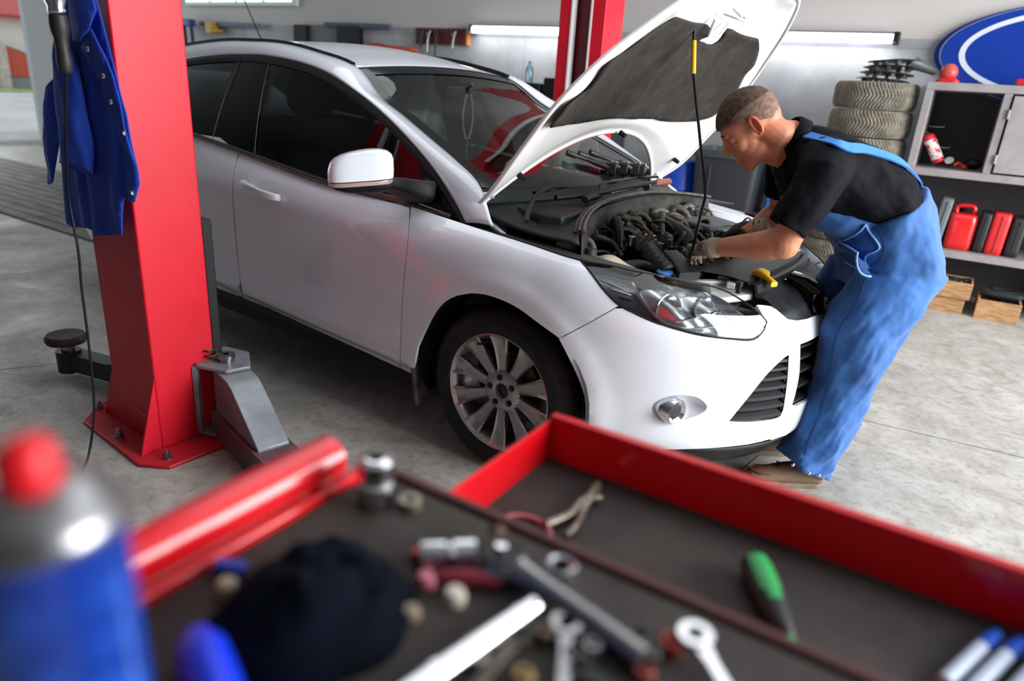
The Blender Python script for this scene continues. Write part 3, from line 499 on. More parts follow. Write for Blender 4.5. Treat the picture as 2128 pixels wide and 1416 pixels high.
edge.obj('hood_flange', HWH, HOOD, smooth=60)
PADM = mat('insulation_felt', '1c1815', .92, col2='332d27', nscale=9, lo=.38, hi=.68, bump=.5, bscale=26)
def Hpad(s, t): 
    q = noise.noise(Vector((s*4, t*3, 1)))*.008+noise.noise(Vector((s*9, t*9, 4)))*.004
    return Ho(s, t, .036+.012*q*40*.02+q)
pm = patch(T['pad'], fn=Hpad, rim=.0, du=.025, dv=.035, sgn=1); pm.obj('insulation_pad', PADM, HOOD, smooth=80, solid=.008)
lt = MB()
for st in ((.70, -.02, .78, .10),): pass
# latch loop, base plate
lc = Vector(Ho(.80, .02, .05)); ax = (Vector(Ho(.85, .02, .05))-Vector(Ho(.75, .02, .05))).normalized(); ay = Vector((0, 1, 0)); dn = ax.cross(ay)*-1
dn = (Vector(Ho(.80, .02, .10))-Vector(Ho(.80, .02, .05))).normalized()
def HL(i, j, k): return tuple(lc+ax*i+ay*j+dn*k)
lm = MB().tube(crs([HL(-.03,-.05,.0), HL(-.02,-.04,.05), HL(-.02,.0,.062), HL(-.02,.04,.05), HL(-.03,.05,0)], 5), .005, 8)
lm.tube([HL(-.06,-.07,.0), HL(-.12,-.05,.02), HL(-.12,.05,.02), HL(-.06,.07,0)], .006, 8); lm.tube([HL(.0,-.02,0), HL(-.01,-.02,.05)], .006); lm.tube([HL(.0,.02,0), HL(-.01,.02,.05)], .006)
lm.obj('latch_striker', HWH, HOOD, smooth=60)
for s, t in ((.10, -.86), (.10, .86), (.02, .0)):
    c = Vector(Ho(s, t, .03)); d = (Vector(Ho(s, t, .08))-c).normalized(); MB().cyl(c, c+d*.03, .012, .010, 10).obj('rubber_buffer', BLACKP, HOOD, smooth=40)
# hinges
for sy in (-1, 1):
    p = [Ho(.03, .93*sy, .02), (-.235, sy*.72, 1.0), (-.20, sy*.73, .93), (-.10, sy*.74, .88)]
    MB().tube(crs(p, 6), .011, 6).obj('hood_hinge', HWH, CAR, smooth=60)
# ---- wheels
TYREM = mat('tyre_rubber', '0e0e0f', .6, spec=.35, col2='181613', nscale=14, bump=.08, bscale=90)
ALLOY = mat('alloy', 'a09c9c', .3, .85, rvar=.08, nscale=8)
def tyre_mb(R=.323, ri=.222, w=.205, grooves=(-.055, -.02, .02, .055), n=96, tread=True, sipes=0):
    h = w/2; prof = [(ri-.004, -h+.03), (ri, -h+.012), (ri+.008, -h+.006), (ri+.03, -h-.004), (ri+.055, -h-.006), (R-.035, -h+.004), (R-.016, -h+.014), (R-.006, -h+.026), (R-.001, -h+.036)]
    for g in grooves: prof += [(R, g-.006), (R-.007, g-.0045), (R-.007, g+.0045), (R, g+.006)]
    prof += [(r, -y) for r, y in reversed(prof[:9])]
    m = MB(); rings = []
    for i in range(n):
        a = 2*pi*i/n; k = 1 if (i % 2 or not sipes) else 0
        rings.append([(( r-(sipes if (k == 0 and R-.03 < r and abs(y) > .012) else 0))*cos(a), y, (r-(sipes if (k == 0 and R-.03 < r and abs(y) > .012) else 0))*sin(a)) for r, y in prof])
    rings.append(rings[0]); m.loft(rings, cap=False, close=False); return m
def make_wheel():
    root = MB()
    # rim barrel + lip
    root.lathe([(.205, .09), (.205, -.06), (.214, -.085), (.226, -.098), (.2285, -.096), (.229, -.088), (.222, -.080)], (0,0,0), (0,1,0), 72)
    root.v = [(x, y, z) for x, y, z in root.v]
    for k in range(10):
        a = 2*pi*k/10+pi/2+.05; d = Vector((cos(a), 0, sin(a))); s = Vector((-sin(a), 0, cos(a)))
        rings = []
        for r, w, y, th in ((.050, .018, -.062, .03), (.085, .020, -.066, .028), (.13, .0245, -.072, .024), (.17, .030, -.079, .020), (.195, .036, -.086, .016), (.218, .042, -.093, .010)):
            c = d*r; f = Vector((0, 1, 0))
            pts = [(-1, .004), (-.86, -.001), (-.66, .006), (.0, .0075), (.66, .006), (.86, -.001), (1, .004), (.9, th), (-.9, th)]
            rings.append([tuple(c+s*(w*p)+f*(y+q)) for p, q in pts])
        root.loft(rings)
    root.lathe([(.026, -.052), (.030, -.064), (.040, -.068), (.072, -.066), (.082, -.060), (.085, -.03)], (0,0,0), (0,1,0), 48)
    w = root.obj('wheel', ALLOY, CAR, smooth=40, local=True, bevel=0)
    tyre_mb().obj('tyre', TYREM, w, smooth=50, local=True)
    MB().lathe([(0, -.050), (.027, -.050), (.027, -.03)], (0,0,0), (0,1,0), 24).obj('hub_bore', BLACKG, w, smooth=40, local=True)
    for k in range(5):
        a = 2*pi*k/5+.5; c = (.054*cos(a), 0, .054*sin(a)); q = MB()
        q.lathe([(.0125, -.070), (.0125, -.0665)], c, (0,1,0), 20, True); q.lathe([(0, -.0775), (.0075, -.077), (.0085, -.070)], c, (0,1,0), 6)
        q.obj('lug_bolt', DARKM, w, smooth=30, local=True)
    MB().lathe([(.03, -.02), (.145, -.02), (.145, .0), (.03, 0)], (0,0,0), (0,1,0), 40, False).obj('brake_disc', mat('rusty_disc', '5b4d45', .45, .8), w, smooth=40, local=True)
    cb = MB().box((-.11, -.01, .06), (.06, .07, .15)); cb.obj('brake_caliper', DARKM, w, bevel=.01, local=True)
    MB().cyl((.19*cos(2.05), -.085, .19*sin(2.05)), (.197*cos(2.05), -.11, .197*sin(2.05)), .0035, n=8).obj('valve', BLACKP, w, local=True)
    return w
def put(w, x, y, z, rz=0): w.location = (x+1.3, y, z); w.rotation_euler = (0, 0, rz)
w0 = make_wheel(); put(w0, 0, -.772, .323)
w1 = copy_tree(w0, CAR); put(w1, -2.648, -.770, .323)
w2 = copy_tree(w0, CAR); put(w2, 0, .772, .323, pi); w3 = copy_tree(w0, CAR); put(w3, -2.648, .770, .323, pi)
# mud flap behind the front wheel
for sy in (-1, 1):
    for wx in (0,):
        mf = MB().loft([[(-.418, sy*.86, .44), (-.40, sy*.70, .44), (-.385, sy*.70, .44), (-.402, sy*.868, .44)], [(-.425, sy*.885, .30), (-.41, sy*.68, .30), (-.395, sy*.68, .30), (-.405, sy*.89, .30)], [(-.395, sy*.89, .15), (-.38, sy*.66, .17), (-.37, sy*.66, .17), (-.38, sy*.89, .15)]])
        mf.obj('mud_flap', mat('flap_rubber', '2b2a29', .6, col2='55524e', nscale=12), CAR, bevel=.006)
# ---- headlights
def Soff(d):
    def f(u, v): p = Vector(S(u, v))-nrm(u, v)*SGN*d; return tuple(p)
    return f
def pboth(name, outer, m, d, rim=0, holes=(), sm=60, parent=None, du=.12, dv=.15, solid=0):
    a = patch(outer, holes, rim=rim, off=0, sgn=SGN, du=du, dv=dv); 
    a.v = a.v
    b = patch(outer, holes, fn=Soff(d), rim=rim, sgn=SGN, du=du, dv=dv) if d else a
    r = [b.obj(name, m, (parent[0] if parent else CAR), smooth=sm, solid=solid), mirr(b).obj(name, m, (parent[1] if parent else CAR), smooth=sm, solid=solid)]
    return r
HLH = mat('lamp_housing', '85898e', .3, .4); REFL = mat('lamp_reflector', 'dfe2e5', .27, 1.)
hlb_ = pboth('headlight', TR['headlight'], HLH, -.045, rim=.02)
pboth('lens', TR['headlight'], LENSGL, .001, rim=0, parent=hlb_)
# dark gasket round the lamp
gk = MB().tube([S(*p) for p in TR['headlight']]+[S(*TR['headlight'][0])], .0032, 6); gk.v = list(gk.v)
for h, g in zip(hlb_, (gk, mirr(gk))): g.obj('lamp_seal', BLACKP, h, smooth=60)
cz = [sum(p[i] for p in TR['hl_bezel'])/len(TR['hl_bezel']) for i in (0, 1)]
def ring_(k, d): return [Soff(-d)(cz[0]+(p[0]-cz[0])*k, cz[1]+(p[1]-cz[1])*k) for p in TR['hl_bezel']]
bz = MB().loft([ring_(1.04, .008), ring_(1.0, .006), ring_(.95, .016), ring_(.90, .034)], cap=False)
for h, g in zip(hlb_, (bz, mirr(bz))): g.obj('bezel', REFL, h, smooth=50)
rfp = [(cz[0]+(p[0]-cz[0])*.93, cz[1]+(p[1]-cz[1])*.93) for p in TR['hl_bezel']]
def refs(u, v):
    d = .040+.006*sin(u*6+v*3); p = Vector(S(u, v))-Vector(nrm(u, v))*SGN*-d*-1 if False else Vector(S(u, v))+nrm(u, v)*SGN*-d*1
    return tuple(p)
# (sign: Soff(-d) lies inside)
rr_ = patch(rfp, fn=lambda u, v: Soff(-(.036+.008*sin(u*7+v*4)))(u, v), rim=0, du=.07, dv=.09)
for h, g in zip(hlb_, (rr_, mirr(rr_))): g.obj('reflector', REFL, h, smooth=60)
def cup(c, r, fwd=(.86, -.36, .12)):
    m = MB(); pr = [(r, .0), (r*.93, -.004), (r*.8, -.02), (r*.55, -.034), (r*.25, -.042), (0, -.044)]; m.lathe(pr, c, fwd, 28); m.lathe([(r*1.06, -.002), (r*1.06, .004), (r, .004), (r*.98, -.004)], c, fwd, 28); return m
for c, r in (((.548, -.700, .742), .052), ((.628, -.600, .748), .040)):
    m = cup(c, r); 
    for h, g in zip(hlb_, (m, mirr(m))): g.obj('lamp_bowl', REFL, h, smooth=50)
    f = Vector((.86, -.36, .12)).normalized(); b = MB().ell(Vector(c)-f*.018, (.011, .011, .011)); b.cyl(Vector(c)-f*.04, Vector(c)-f*.02, .006)
    for h, g in zip(hlb_, (b, mirr(b))): g.obj('bulb', mat('bulb_glass', 'c9d4de', .1, .4), h, smooth=60)
fins = MB()
for a, b in (((8.296, 5.03), (8.872, 4.899)), ((8.495, 4.793), (8.911, 4.788)), ((8.692, 4.601), (8.955, 4.611)), ((9.939, 4.141), (11.145, 4.75)), ((9.718, 4.277), (10.548, 5.014))):
    fins.tube([Soff(-.012)(lerp(a[0], b[0], i/8), lerp(a[1], b[1], i/8)) for i in range(9)], [.002, .004, .005, .0055, .0055, .005, .0045, .0035, .002], 6)
for h, g in zip(hlb_, (fins, mirr(fins))): g.obj('chrome_strip', CHROME, h, smooth=50)
# ---- side inlets, centre grille, fog lamps
GRL = mat('grille_plastic', '131518', .5)
ob = pboth('side_inlet', TR['inlet'], mat('grille_back', '0c0d0e', .7), -.045)
iu = [p[0] for p in TR['inlet']]; iv = [p[1] for p in TR['inlet']]
def inpoly(p, poly):
    c = False; x, y = p
    for i in range(len(poly)):
        x1, y1 = poly[i-1]; x2, y2 = poly[i]
        if (y1 > y) != (y2 > y) and x < (x2-x1)*(y-y1)/(y2-y1)+x1: c = not c
    return c
for k in range(7):
    v = min(iv)+(max(iv)-min(iv))*(k+.35)/7.2; us = [u for u in [min(iu)+(max(iu)-min(iu))*i/200 for i in range(201)] if inpoly((u, v), TR['inlet'])]
    if len(us) < 5: continue
    ua, ub = us[0]-.03, us[-1]+.03; sl = MB(); rings = []
    for i in range(13):
        u = lerp(ua, ub, i/12); P = [Soff(-.002)(u, v-.03), Soff(-.002)(u, v+.05), Soff(-.038)(u, v+.20), Soff(-.038)(u, v+.12)]; rings.append(P)
    sl.loft(rings)
    for h, g in zip(ob, (sl, mirr(sl))): g.obj('slat', GRL, h, smooth=40)
rimi = MB().tube([Soff(-.004)(*p) for p in TR['inlet']+[TR['inlet'][0]]], .004, 6)
for h, g in zip(ob, (rimi, mirr(rimi))): g.obj('inlet_trim', BLACKP, h, smooth=60)
gr = MB().grid(lambda a, b: Soff(-.05)(lerp(12.3, 15.7, a), lerp(1.7, 3.95, b)), 30, 10); go = gr.obj('grille', mat('grille_back', '0c0d0e', .7), CAR, smooth=60, solid=.004)
gs = MB()
for k in range(5):
    v = 1.95+k*.42; rings = []
    for i in range(25):
        u = lerp(12.4, 15.6, i/24); rings.append([Soff(-.012)(u, v-.05), Soff(-.012)(u, v+.03), Soff(-.045)(u, v+.10), Soff(-.045)(u, v)])
    gs = MB(); gs.loft(rings); gs.obj('slat', GRL, go, smooth=40)
cf_ = [sum(p[i] for p in TR['fog'])/len(TR['fog']) for i in (0, 1)]
def fr(k, d): return [Soff(-d)(cf_[0]+(p[0]-cf_[0])*k, cf_[1]+(p[1]-cf_[1])*k) for p in TR['fog']]
fo = MB().loft([fr(1.0, .0), fr(.96, .004), fr(.85, .018), fr(.6, .034), fr(.3, .04), fr(.02, .042)], cap=False)
fob = [fo.obj('fog_lamp_recess', WHITE, CAR, smooth=60), mirr(fo).obj('fog_lamp_recess', WHITE, CAR, smooth=60)]
fc = Vector((.622, -.706, .408)); fx = Vector((.90, -.30, .0)).normalized()
fm = MB().lathe([(.036, -.085), (.044, -.05), (.046, -.02), (.044, .012), (.040, .016), (.034, .012), (.022, .004)], fc, fx, 40)
for h, g in zip(fob, (fm, mirr(fm))): g.obj('fog_lamp_bezel', CHROME, h, smooth=60)
fg = MB().lathe([(.034, .006), (.02, .009), (0, .010)], fc, fx, 30)
for h, g in zip(fob, (fg, mirr(fg))): g.obj('fog_lamp_glass', mat('fog_glass', '3b3d40', .05, .6), h, smooth=60)
# ---- mirrors and handles
def mirror_house():
    ax = Vector((.62, .785, .10)).normalized(); fw = Vector((.785, -.62, 0)); up = Vector((0, 0, 1)); c = Vector((-.575, -1.0, 1.075))
    def shape(zs, m, tag_):
        mb = MB(); n = 36; rings = []
        for t, k, kz in zs:
            ring = []
            for j in range(n):
                a = 2*pi*j/n; ca, sa = cos(a), sin(a); e = .62
                lx = .118*k*abs(ca)**e*(1 if ca > 0 else -1); ly = .062*k*abs(sa)**e*(1 if sa > 0 else -1)
                ring.append(tuple(c+ax*lx+fw*(ly+.012)+up*(t+(.010*(lx/.118) if t > 0 else .0))))
            rings.append(ring)
        mb.loft(rings); a = mb.obj(tag_, m, CAR, smooth=60); return a, None
    hs_ = shape([(-.034, .99, 0), (-.020, 1.0, 0), (.0, 1.0, 0), (.022, .985, 0), (.040, .93, 0), (.054, .80, 0), (.063, .60, 0), (.068, .34, 0), (.070, .10, 0)], WHITE, 'door_mirror')
    low = MB()
    return hs_, c, ax, fw
hsm, mc, max_, mfw = mirror_house()
def mloft(zs, nm, mt, e=.62):
    mb = MB(); n = 36; rings = []
    for t, k, a0 in zs:
        rings.append([tuple(mc+max_*(.118*k*abs(cos(a))**e*(1 if cos(a) > 0 else -1)+a0)+mfw*(.062*k*abs(sin(a))**e*(1 if sin(a) > 0 else -1)+.012)+Vector((0, 0, t))) for a in [2*pi*j/n for j in range(n)]])
    mb.loft(rings)
    for h, g in zip(hsm[:1], (mb,)): g.obj(nm, mt, h, smooth=50)
mloft([(-.037, .985, 0), (-.034, .985, 0)], 'mirror_gap', BLACKG)
mloft([(-.053, .94, 0), (-.046, .975, 0), (-.0375, .98, 0)], 'turn_signal', mat('signal_lens', 'c7b8ac', .12, .5))
mloft([(-.085, .30, .05), (-.074, .72, .02), (-.062, .90, .01), (-.052, .95, 0)], 'mirror_base', BLACKP)
am = MB().loft([rect_ring(c, (1, 0, .2), (0, .2, 1), w, h, .3) for c, w, h in (((-.53, -.94, 1.028), .10, .035), ((-.50, -.89, 1.018), .10, .05), ((-.46, -.845, 1.000), .13, .07), ((-.46, -.80, .99), .14, .08))])
for h, g in zip(hsm[:1], (am,)): g.obj('mirror_arm', BLACKP, h, smooth=50)
hd = MB().loft([rect_ring(c, (0, 1, 0), (0, 0, 1), w, h, .4) for c, w, h in (((-1.43, -.917, .908), .012, .030), ((-1.425, -.934, .907), .026, .036), ((-1.385, -.938, .902), .028, .037), ((-1.355, -.942, .899), .022, .033), ((-1.27, -.945, .889), .020, .031), ((-1.20, -.936, .881), .022, .033), ((-1.185, -.922, .879), .022, .030))])
both('door_handle', hd, WHITE, 50); 
hc = invxz(-1.295, .889, 3.5, 4.5)
hr = MB()
hr.grid(lambda a, b: (lambda q, d: tuple(Vector(S(*invxz(-1.295+.062*a*cos(b*2*pi), .889+.046*a*sin(b*2*pi), 3.5, 4.5)))+nrm(3.5, 4.5)*SGN*(-.0025-.0*a)))(0, 0), 6, 29)
both('handle_cup', hr, mat('cup_white', 'd8dade', .3), 60)
# ---- cabin
CABM = mat('cabin_grey', '45474a', .8); CABL = mat('seat_cloth', '6c706f', .9)
cb = MB(); cb.b2((-3.0, -.66, .36), (-.35, .66, .42)); cb.obj('cabin_floor', INNERB, CAR)
dsh = MB().loft([[(-.17+.05*(1-(y/.7)**2), y, .93), (-.30, y, .975), (-.52, y, .965), (-.62, y, .90), (-.60, y, .70), (-.35, y, .55), (-.17, y, .60)] for y in [-.70+i*.14 for i in range(11)]]); dsh.obj('dashboard', CABM, CAR, smooth=50)
for sy in (1, -1):
    st = MB(); st.loft([rect_ring(c, (1, 0, 0), (0, 1, 0), a, b, .35) for c, a, b in (((-1.30, sy*.36, .48), .45, .46), ((-1.32, sy*.36, .58), .50, .50))])
    st.loft([rect_ring(c, (1, 0, .25), (0, 1, 0), a, b, .35) for c, a, b in (((-1.50, sy*.36, .55), .16, .46), ((-1.56, sy*.36, .80), .15, .50), ((-1.63, sy*.36, 1.05), .12, .46), ((-1.66, sy*.36, 1.16), .09, .36))])
    s_ = st.obj('seat', CABL, CAR, smooth=50)
    hr_ = MB().loft([rect_ring(c, (1, 0, .2), (0, 1, 0), a, b, .4) for c, a, b in (((-1.64, sy*.36, 1.19), .07, .20), ((-1.65, sy*.36, 1.24), .11, .27), ((-1.66, sy*.36, 1.33), .11, .26), ((-1.665, sy*.36, 1.38), .06, .20))]); hr_.obj('headrest', CABL, s_, smooth=60)
    if sy == 1:
        def cover(a, b):
            zz = lerp(1.43, .62, b); k = .10+.17*min(1, b*2.2)+.03*sin(b*9); th = (a-.5)*pi*1.1; wv = .014*sin(a*37+b*8)+.01*sin(a*19-b*13)
            return (-1.66+(.10+.25*b*b+wv)*cos(th), .36+(k+wv)*sin(th), zz)
        m = bpy.data.materials.new('seat_film'); m.use_nodes = True; N = m.node_tree.nodes; L = m.node_tree.links; pb = N['Principled BSDF']; pb.inputs['Base Color'].default_value = (.85, .93, .93, 1); pb.inputs['Roughness'].default_value = .2
        t_ = N.new('ShaderNodeBsdfTransparent'); mx = N.new('ShaderNodeMixShader'); mx.inputs[0].default_value = .72; L.new(t_.outputs[0], mx.inputs[1]); L.new(pb.outputs[0], mx.inputs[2]); L.new(mx.outputs[0], N['Material Output'].inputs[0])
        fo_ = MB().grid(cover, 60, 30).obj('plastic_cover', m, s_, smooth=80)
bs = MB().loft([rect_ring(c, (1, 0, .3), (0, 1, 0), a, 1.2, .2) for c, a in (((-2.30, 0, .50), .5), ((-2.38, 0, .62), .5), ((-2.52, 0, .72), .18), ((-2.62, 0, 1.10), .12))]); bs.obj('rear_seat', CABL, CAR, smooth=50)
sw = MB(); q = Vector((-.80, .37, .92)); nn = Vector((-.85, 0, .5)).normalized(); u_ = Vector((0, 1, 0)); v_ = nn.cross(u_)
sw.tube([q+.18*(cos(2*pi*i/32)*u_+sin(2*pi*i/32)*v_) for i in range(33)], .014, 8)
for a in (0, pi, -pi/2): sw.tube([q-nn*.03, q+.17*(cos(a)*u_+sin(a)*v_)], .016, 8)
sw.tube([q-nn*.02, q-nn*.24], .03, 10); sw.obj('steering_wheel', BLACKP, CAR, smooth=50)
rv = MB().loft([rect_ring((-.955, y, 1.345), (.3, 0, .95), (.95, 0, -.3), h, w, .4) for y, h, w in ((-.125, .03, .01), (-.12, .055, .022), (.12, .055, .022), (.125, .03, .01))]); rv.tube([(-.95, 0, 1.36), (-.90, 0, 1.385)], .01); rv.obj('rear_view_mirror', CABM, CAR, smooth=50)
ROS = thing('rosary', 'string of white beads with a cross hanging behind the car windscreen', 'rosary', (-.92, 0, 1.33))
bd = MB()
for i in range(17):
    t = i/16; bd = MB().ell((-.92, .012+.022*sin(pi*t)+.004, 1.335-.20*t), (.0062, .0062, .0062), 8, 6); bd.obj('bead', mat('bead_white', 'dfe3e3', .3), ROS, smooth=80)
    MB().ell((-.92, -.012-.022*sin(pi*t)-.004, 1.335-.20*t), (.0062, .0062, .0062), 8, 6).obj('bead', mat('bead_white'), ROS, smooth=80)
for i in range(6): MB().ell((-.92, 0, 1.125-.014*i), (.004, .004, .004), 8, 6).obj('bead', mat('bead_white'), ROS, smooth=80)
MB().tube([(-.92, 0, 1.36), (-.92, .014, 1.33), (-.92, .04, 1.23), (-.92, .012, 1.13), (-.92, 0, 1.13), (-.92, -.012, 1.13), (-.92, -.04, 1.23), (-.92, -.014, 1.33), (-.92, 0, 1.36)], .001, 5).obj('string', mat('bead_white'), ROS)
MB().b2((-.922, -.003, 1.0), (-.918, .003, 1.05)).b2((-.922, -.014, 1.03), (-.918, .014, 1.036)).obj('cross', mat('cross_silver', 'c9cccc', .3, .8), ROS)
# ---- hood prop
pr = MB().tube([(.452, -.365, .775), (.458, -.362, .80), (.47, -.33, 1.065), (.462, -.322, 1.09), (.26, -.125, 1.52), (.245, -.112, 1.63)], .0055, 8); po = pr.obj('hood_prop', mat('prop_black', '101012', .25, .3), CAR, smooth=60)
MB().tube([(.281, -.146, 1.475), (.253, -.118, 1.59)], .009, 10).obj('prop_sleeve', mat('sleeve_yellow', 'd9a514', .45), po, smooth=60)
MB().tube(crs([(.245, -.112, 1.62), (.235, -.10, 1.66), (.25, -.08, 1.68)], 5), .008, 8).obj('prop_hook', BLACKP, po, smooth=60)
# ---- cowl, engine bay
DPL = mat('dusty_plastic', '16181b', .5, spec=.35, col2='26282a', nscale=10, bump=.06, bscale=200)
def sealx(y): return .13*(abs(y)/.6)**2.4
def sealz(y): return .981-.040*(abs(y)/.6)**2.2
def wbase(y): t = y/.70; return (-.255+.165*(1-t*t), .995+.01*(1-t*t)-.0)
cw = MB().grid(lambda a, b: (lambda y: (lambda x0, z0: (lerp(x0, sealx(y), b), y, lerp(z0-.03, sealz(y)-.012, b)-.022*sin(pi*b)))(*wbase(y)))(-.74+1.48*a), 50, 12)
cwo = cw.obj('cowl_panel', DPL, CAR, smooth=60, solid=.01)
sl = MB(); sp = [(sealx(y), y, sealz(y)) for y in [-.67+1.26*i/50 for i in range(51)]]
for dz, r, dx in ((0, .009, 0), (.003, .007, .017), (-.006, .008, -.016)): sl.tube([(x+dx, y, z+dz) for x, y, z in sp], r, 8)
sl.obj('cowl_seal', mat('seal_rubber', '242322', .4, col2='4a4742', nscale=30), CAR, smooth=60)
cbx = MB().prism([(-.20, -.47), (-.16, -.60), (-.03, -.64), (.055, -.60), (.045, -.48), (.0, -.30), (-.03, -.17), (-.10, -.17), (-.17, -.30)], .905, .962)
cbx.obj('pollen_filter_cover', DPL, cwo, bevel=.010)
# wipers
wp = MB(); wp.tube(crs([(.02, -.78, .955), (-.03, -.70, .975), (-.13, -.50, 1.01), (-.16, -.30, 1.022), (-.155, .0, 1.03)], 6), [.009]*25, 6); wp.obj('wiper_arm', BLACKP, CAR, smooth=50)
MB().tube(crs([(-.165, -.48, 1.005), (-.14, -.2, 1.022), (-.15, .12, 1.025)], 8), .007, 6).obj('wiper_blade', BLACKG, CAR, smooth=50)
MB().tube(crs([(-.10, -.42, .99), (-.04, -.25, 1.0), (-.03, 0, 1.01), (-.05, .35, 1.005), (-.12, .55, .99)], 8), .012, 8).obj('wiper_arm', BLACKP, CAR, smooth=50)
MB().tube(crs([(-.12, -.1, 1.02), (-.085, .2, 1.03), (-.13, .55, 1.01)], 8), .007, 6).obj('wiper_blade', BLACKG, CAR, smooth=50)
# firewall, bay floor, inner wings
BAYW = mat('bay_paint', '3a3731', .75, col2='191714', nscale=11)
GRIME = mat('grimy_metal', '3a3733', .6, .5, col2='5c564c', nscale=16)
fwl = MB().grid(lambda a, b: (lambda y: (sealx(y)+.012+.03*b, y, lerp(sealz(y)-.015, .60, b)))(-.67+1.26*a), 30, 6); 
BAY = fwl.obj('engine_bay', BAYW, CAR, smooth=60, solid=.006)
MB().b2((.0, -.60, .44), (.62, .60, .50)).obj('bay_floor', INNERB, BAY)
for sy in (-1, 1):
    MB().grid(lambda a, b: (lerp(.03, .60, a), sy*(.70-.10*b-.20*a*a), lerp(.865-.06*a, .66, b)), 20, 6).obj('inner_wing', BAYW if sy > 0 else mat('wing_dark', '45433f', .7), BAY, smooth=60, solid=.006)
    # top of the wing where the hood edge sits
    MB().grid(lambda a, b: (lerp(-.12, .50, a), sy*lerp(.775-.14*max(0, a-.5)**1.3*2, .66-.12*a, b), lerp(.893-.055*a, .872-.07*a, b)), 20, 4).obj('wing_rail', WHITE if sy > 0 else mat('rail_dark', '3b3b3b', .5), BAY, smooth=40, solid=.006)
def part(name, mb, m, sm=50, bevel=0, par=None): return mb.obj(name, m, par or BAY, smooth=None if bevel else sm, bevel=bevel)
TANK = mat('aged_tank', 'c9c0ad', .5, col2='b4a78f', nscale=9)
BLKH = mat('hose_rubber', '100f0e', .45, col2='1e1b19', nscale=22)
part('brake_fluid_reservoir', MB().lathe([(0, -.07), (.034, -.06), (.040, -.01), (.034, .018), (.018, .028), (0, .03)], (.075, -.59, .862), (.15, .1, 1), 28), mat('reservoir_white', 'd9d9d3', .4))
def tank(a, b):
    th = 2*pi*b; k = (1-abs(2*a-1)**3)**.5; x = lerp(.06, .345, a); y = lerp(-.50, -.545, a); return (x, y+.058*k*cos(th)+.010*sin(a*9), .795+.034*k*sin(th)+.010*sin(a*12+1))
part('coolant_tank', MB().grid(tank, 26, 25), TANK, 70)
part('tank_cap', MB().cyl((.168, -.575, .825), (.168, -.572, .858), .022, .021, 14), mat('cap_dark', '35332f', .6), 30)
part('engine_block', MB().b2((.10, -.30, .58), (.44, .42, .735)), GRIME, bevel=.012)
part('cylinder_head', MB().b2((.16, -.24, .73), (.36, .36, .79)), DARKM, bevel=.01)
def corr(path, r, n=10, k=10, d=.003):
    P = crs(path, k); return MB().tube(P, [r+(d if i % 2 else -d) for i in range(len(P))], 14)
part('intake_hose', corr([(.15, -.23, .825), (.21, -.29, .845), (.27, -.34, .845), (.34, -.40, .825), (.42, -.44, .79)], .036, k=8), BLKH, 30)
part('hose_clamp', MB().lathe([(.0375, -.006), (.040, -.005), (.040, .005), (.0375, .006)], (.275, -.345, .845), (.07, -.055, -.01), 24), GRIME, 40)
part('hose_clamp', MB().lathe([(.039, -.006), (.0415, -.005), (.0415, .005), (.039, .006)], (.17, -.25, .832), (.07, -.06, .02), 24), GRIME, 40)
part('intake_snorkel', MB().loft([rect_ring(c, (.55, .83, 0), (0, 0, 1), w, .03, .3) for c, w in (((.36, -.31, .835), .07), ((.42, -.36, .822), .075), ((.50, -.44, .80), .085))]), BLACKP, 40)
part('radiator_hose', MB().tube(crs([(.26, -.50, .80), (.32, -.45, .81), (.40, -.42, .79), (.47, -.32, .78), (.50, -.18, .77)], 8), .017, 12), BLKH)
part('air_pipe', MB().tube(crs([(.06, .12, .86), (.10, .10, .875), (.17, .07, .87), (.27, .02, .85), (.34, -.04, .82)], 8), .034, 16), DPL)
part('pipe_collar', MB().lathe([(.036, -.012), (.045, -.01), (.045, .01), (.036, .012), (.03, .0)], (.072, .115, .865), (-.55, -.30, .35), 28), BLACKG, 40)
part('oil_filler_cap', MB().cyl((.03, .20, .885), (.028, .20, .912), .028, .026, 18).cyl((.03, .20, .85), (.03, .20, .886), .023), mat('cap_grey', '56534a', .5, .3), 35)
bb = MB().prism([(.05, .25), (.34, .10), (.40, .18), (.40, .33), (.10, .52), (.05, .46)], .76, .885); part('battery_cover', bb, mat('cover_grey', '3a3b3d', .5), bevel=.014)
part('cover_slot', MB().box((.16, .36, .886), (.10, .03, .004), -.5), BLACKG)
YEL = mat('yellow_plastic', 'e3b911', .4)
part('dipstick_handle', MB().tube([Vector((.27, -.345+.0, .885))+.014*Vector((cos(2*pi*i/16)*.7, cos(2*pi*i/16)*-.7, sin(2*pi*i/16))) for i in range(17)], .005, 8), YEL)
part('washer_cap', MB().lathe([(0, .004), (.026, .004), (.030, 0), (.028, -.006)], (.415, -.46, .803), (.1, -.1, 1), 28), mat('cap_blue', '3f76c8', .45))
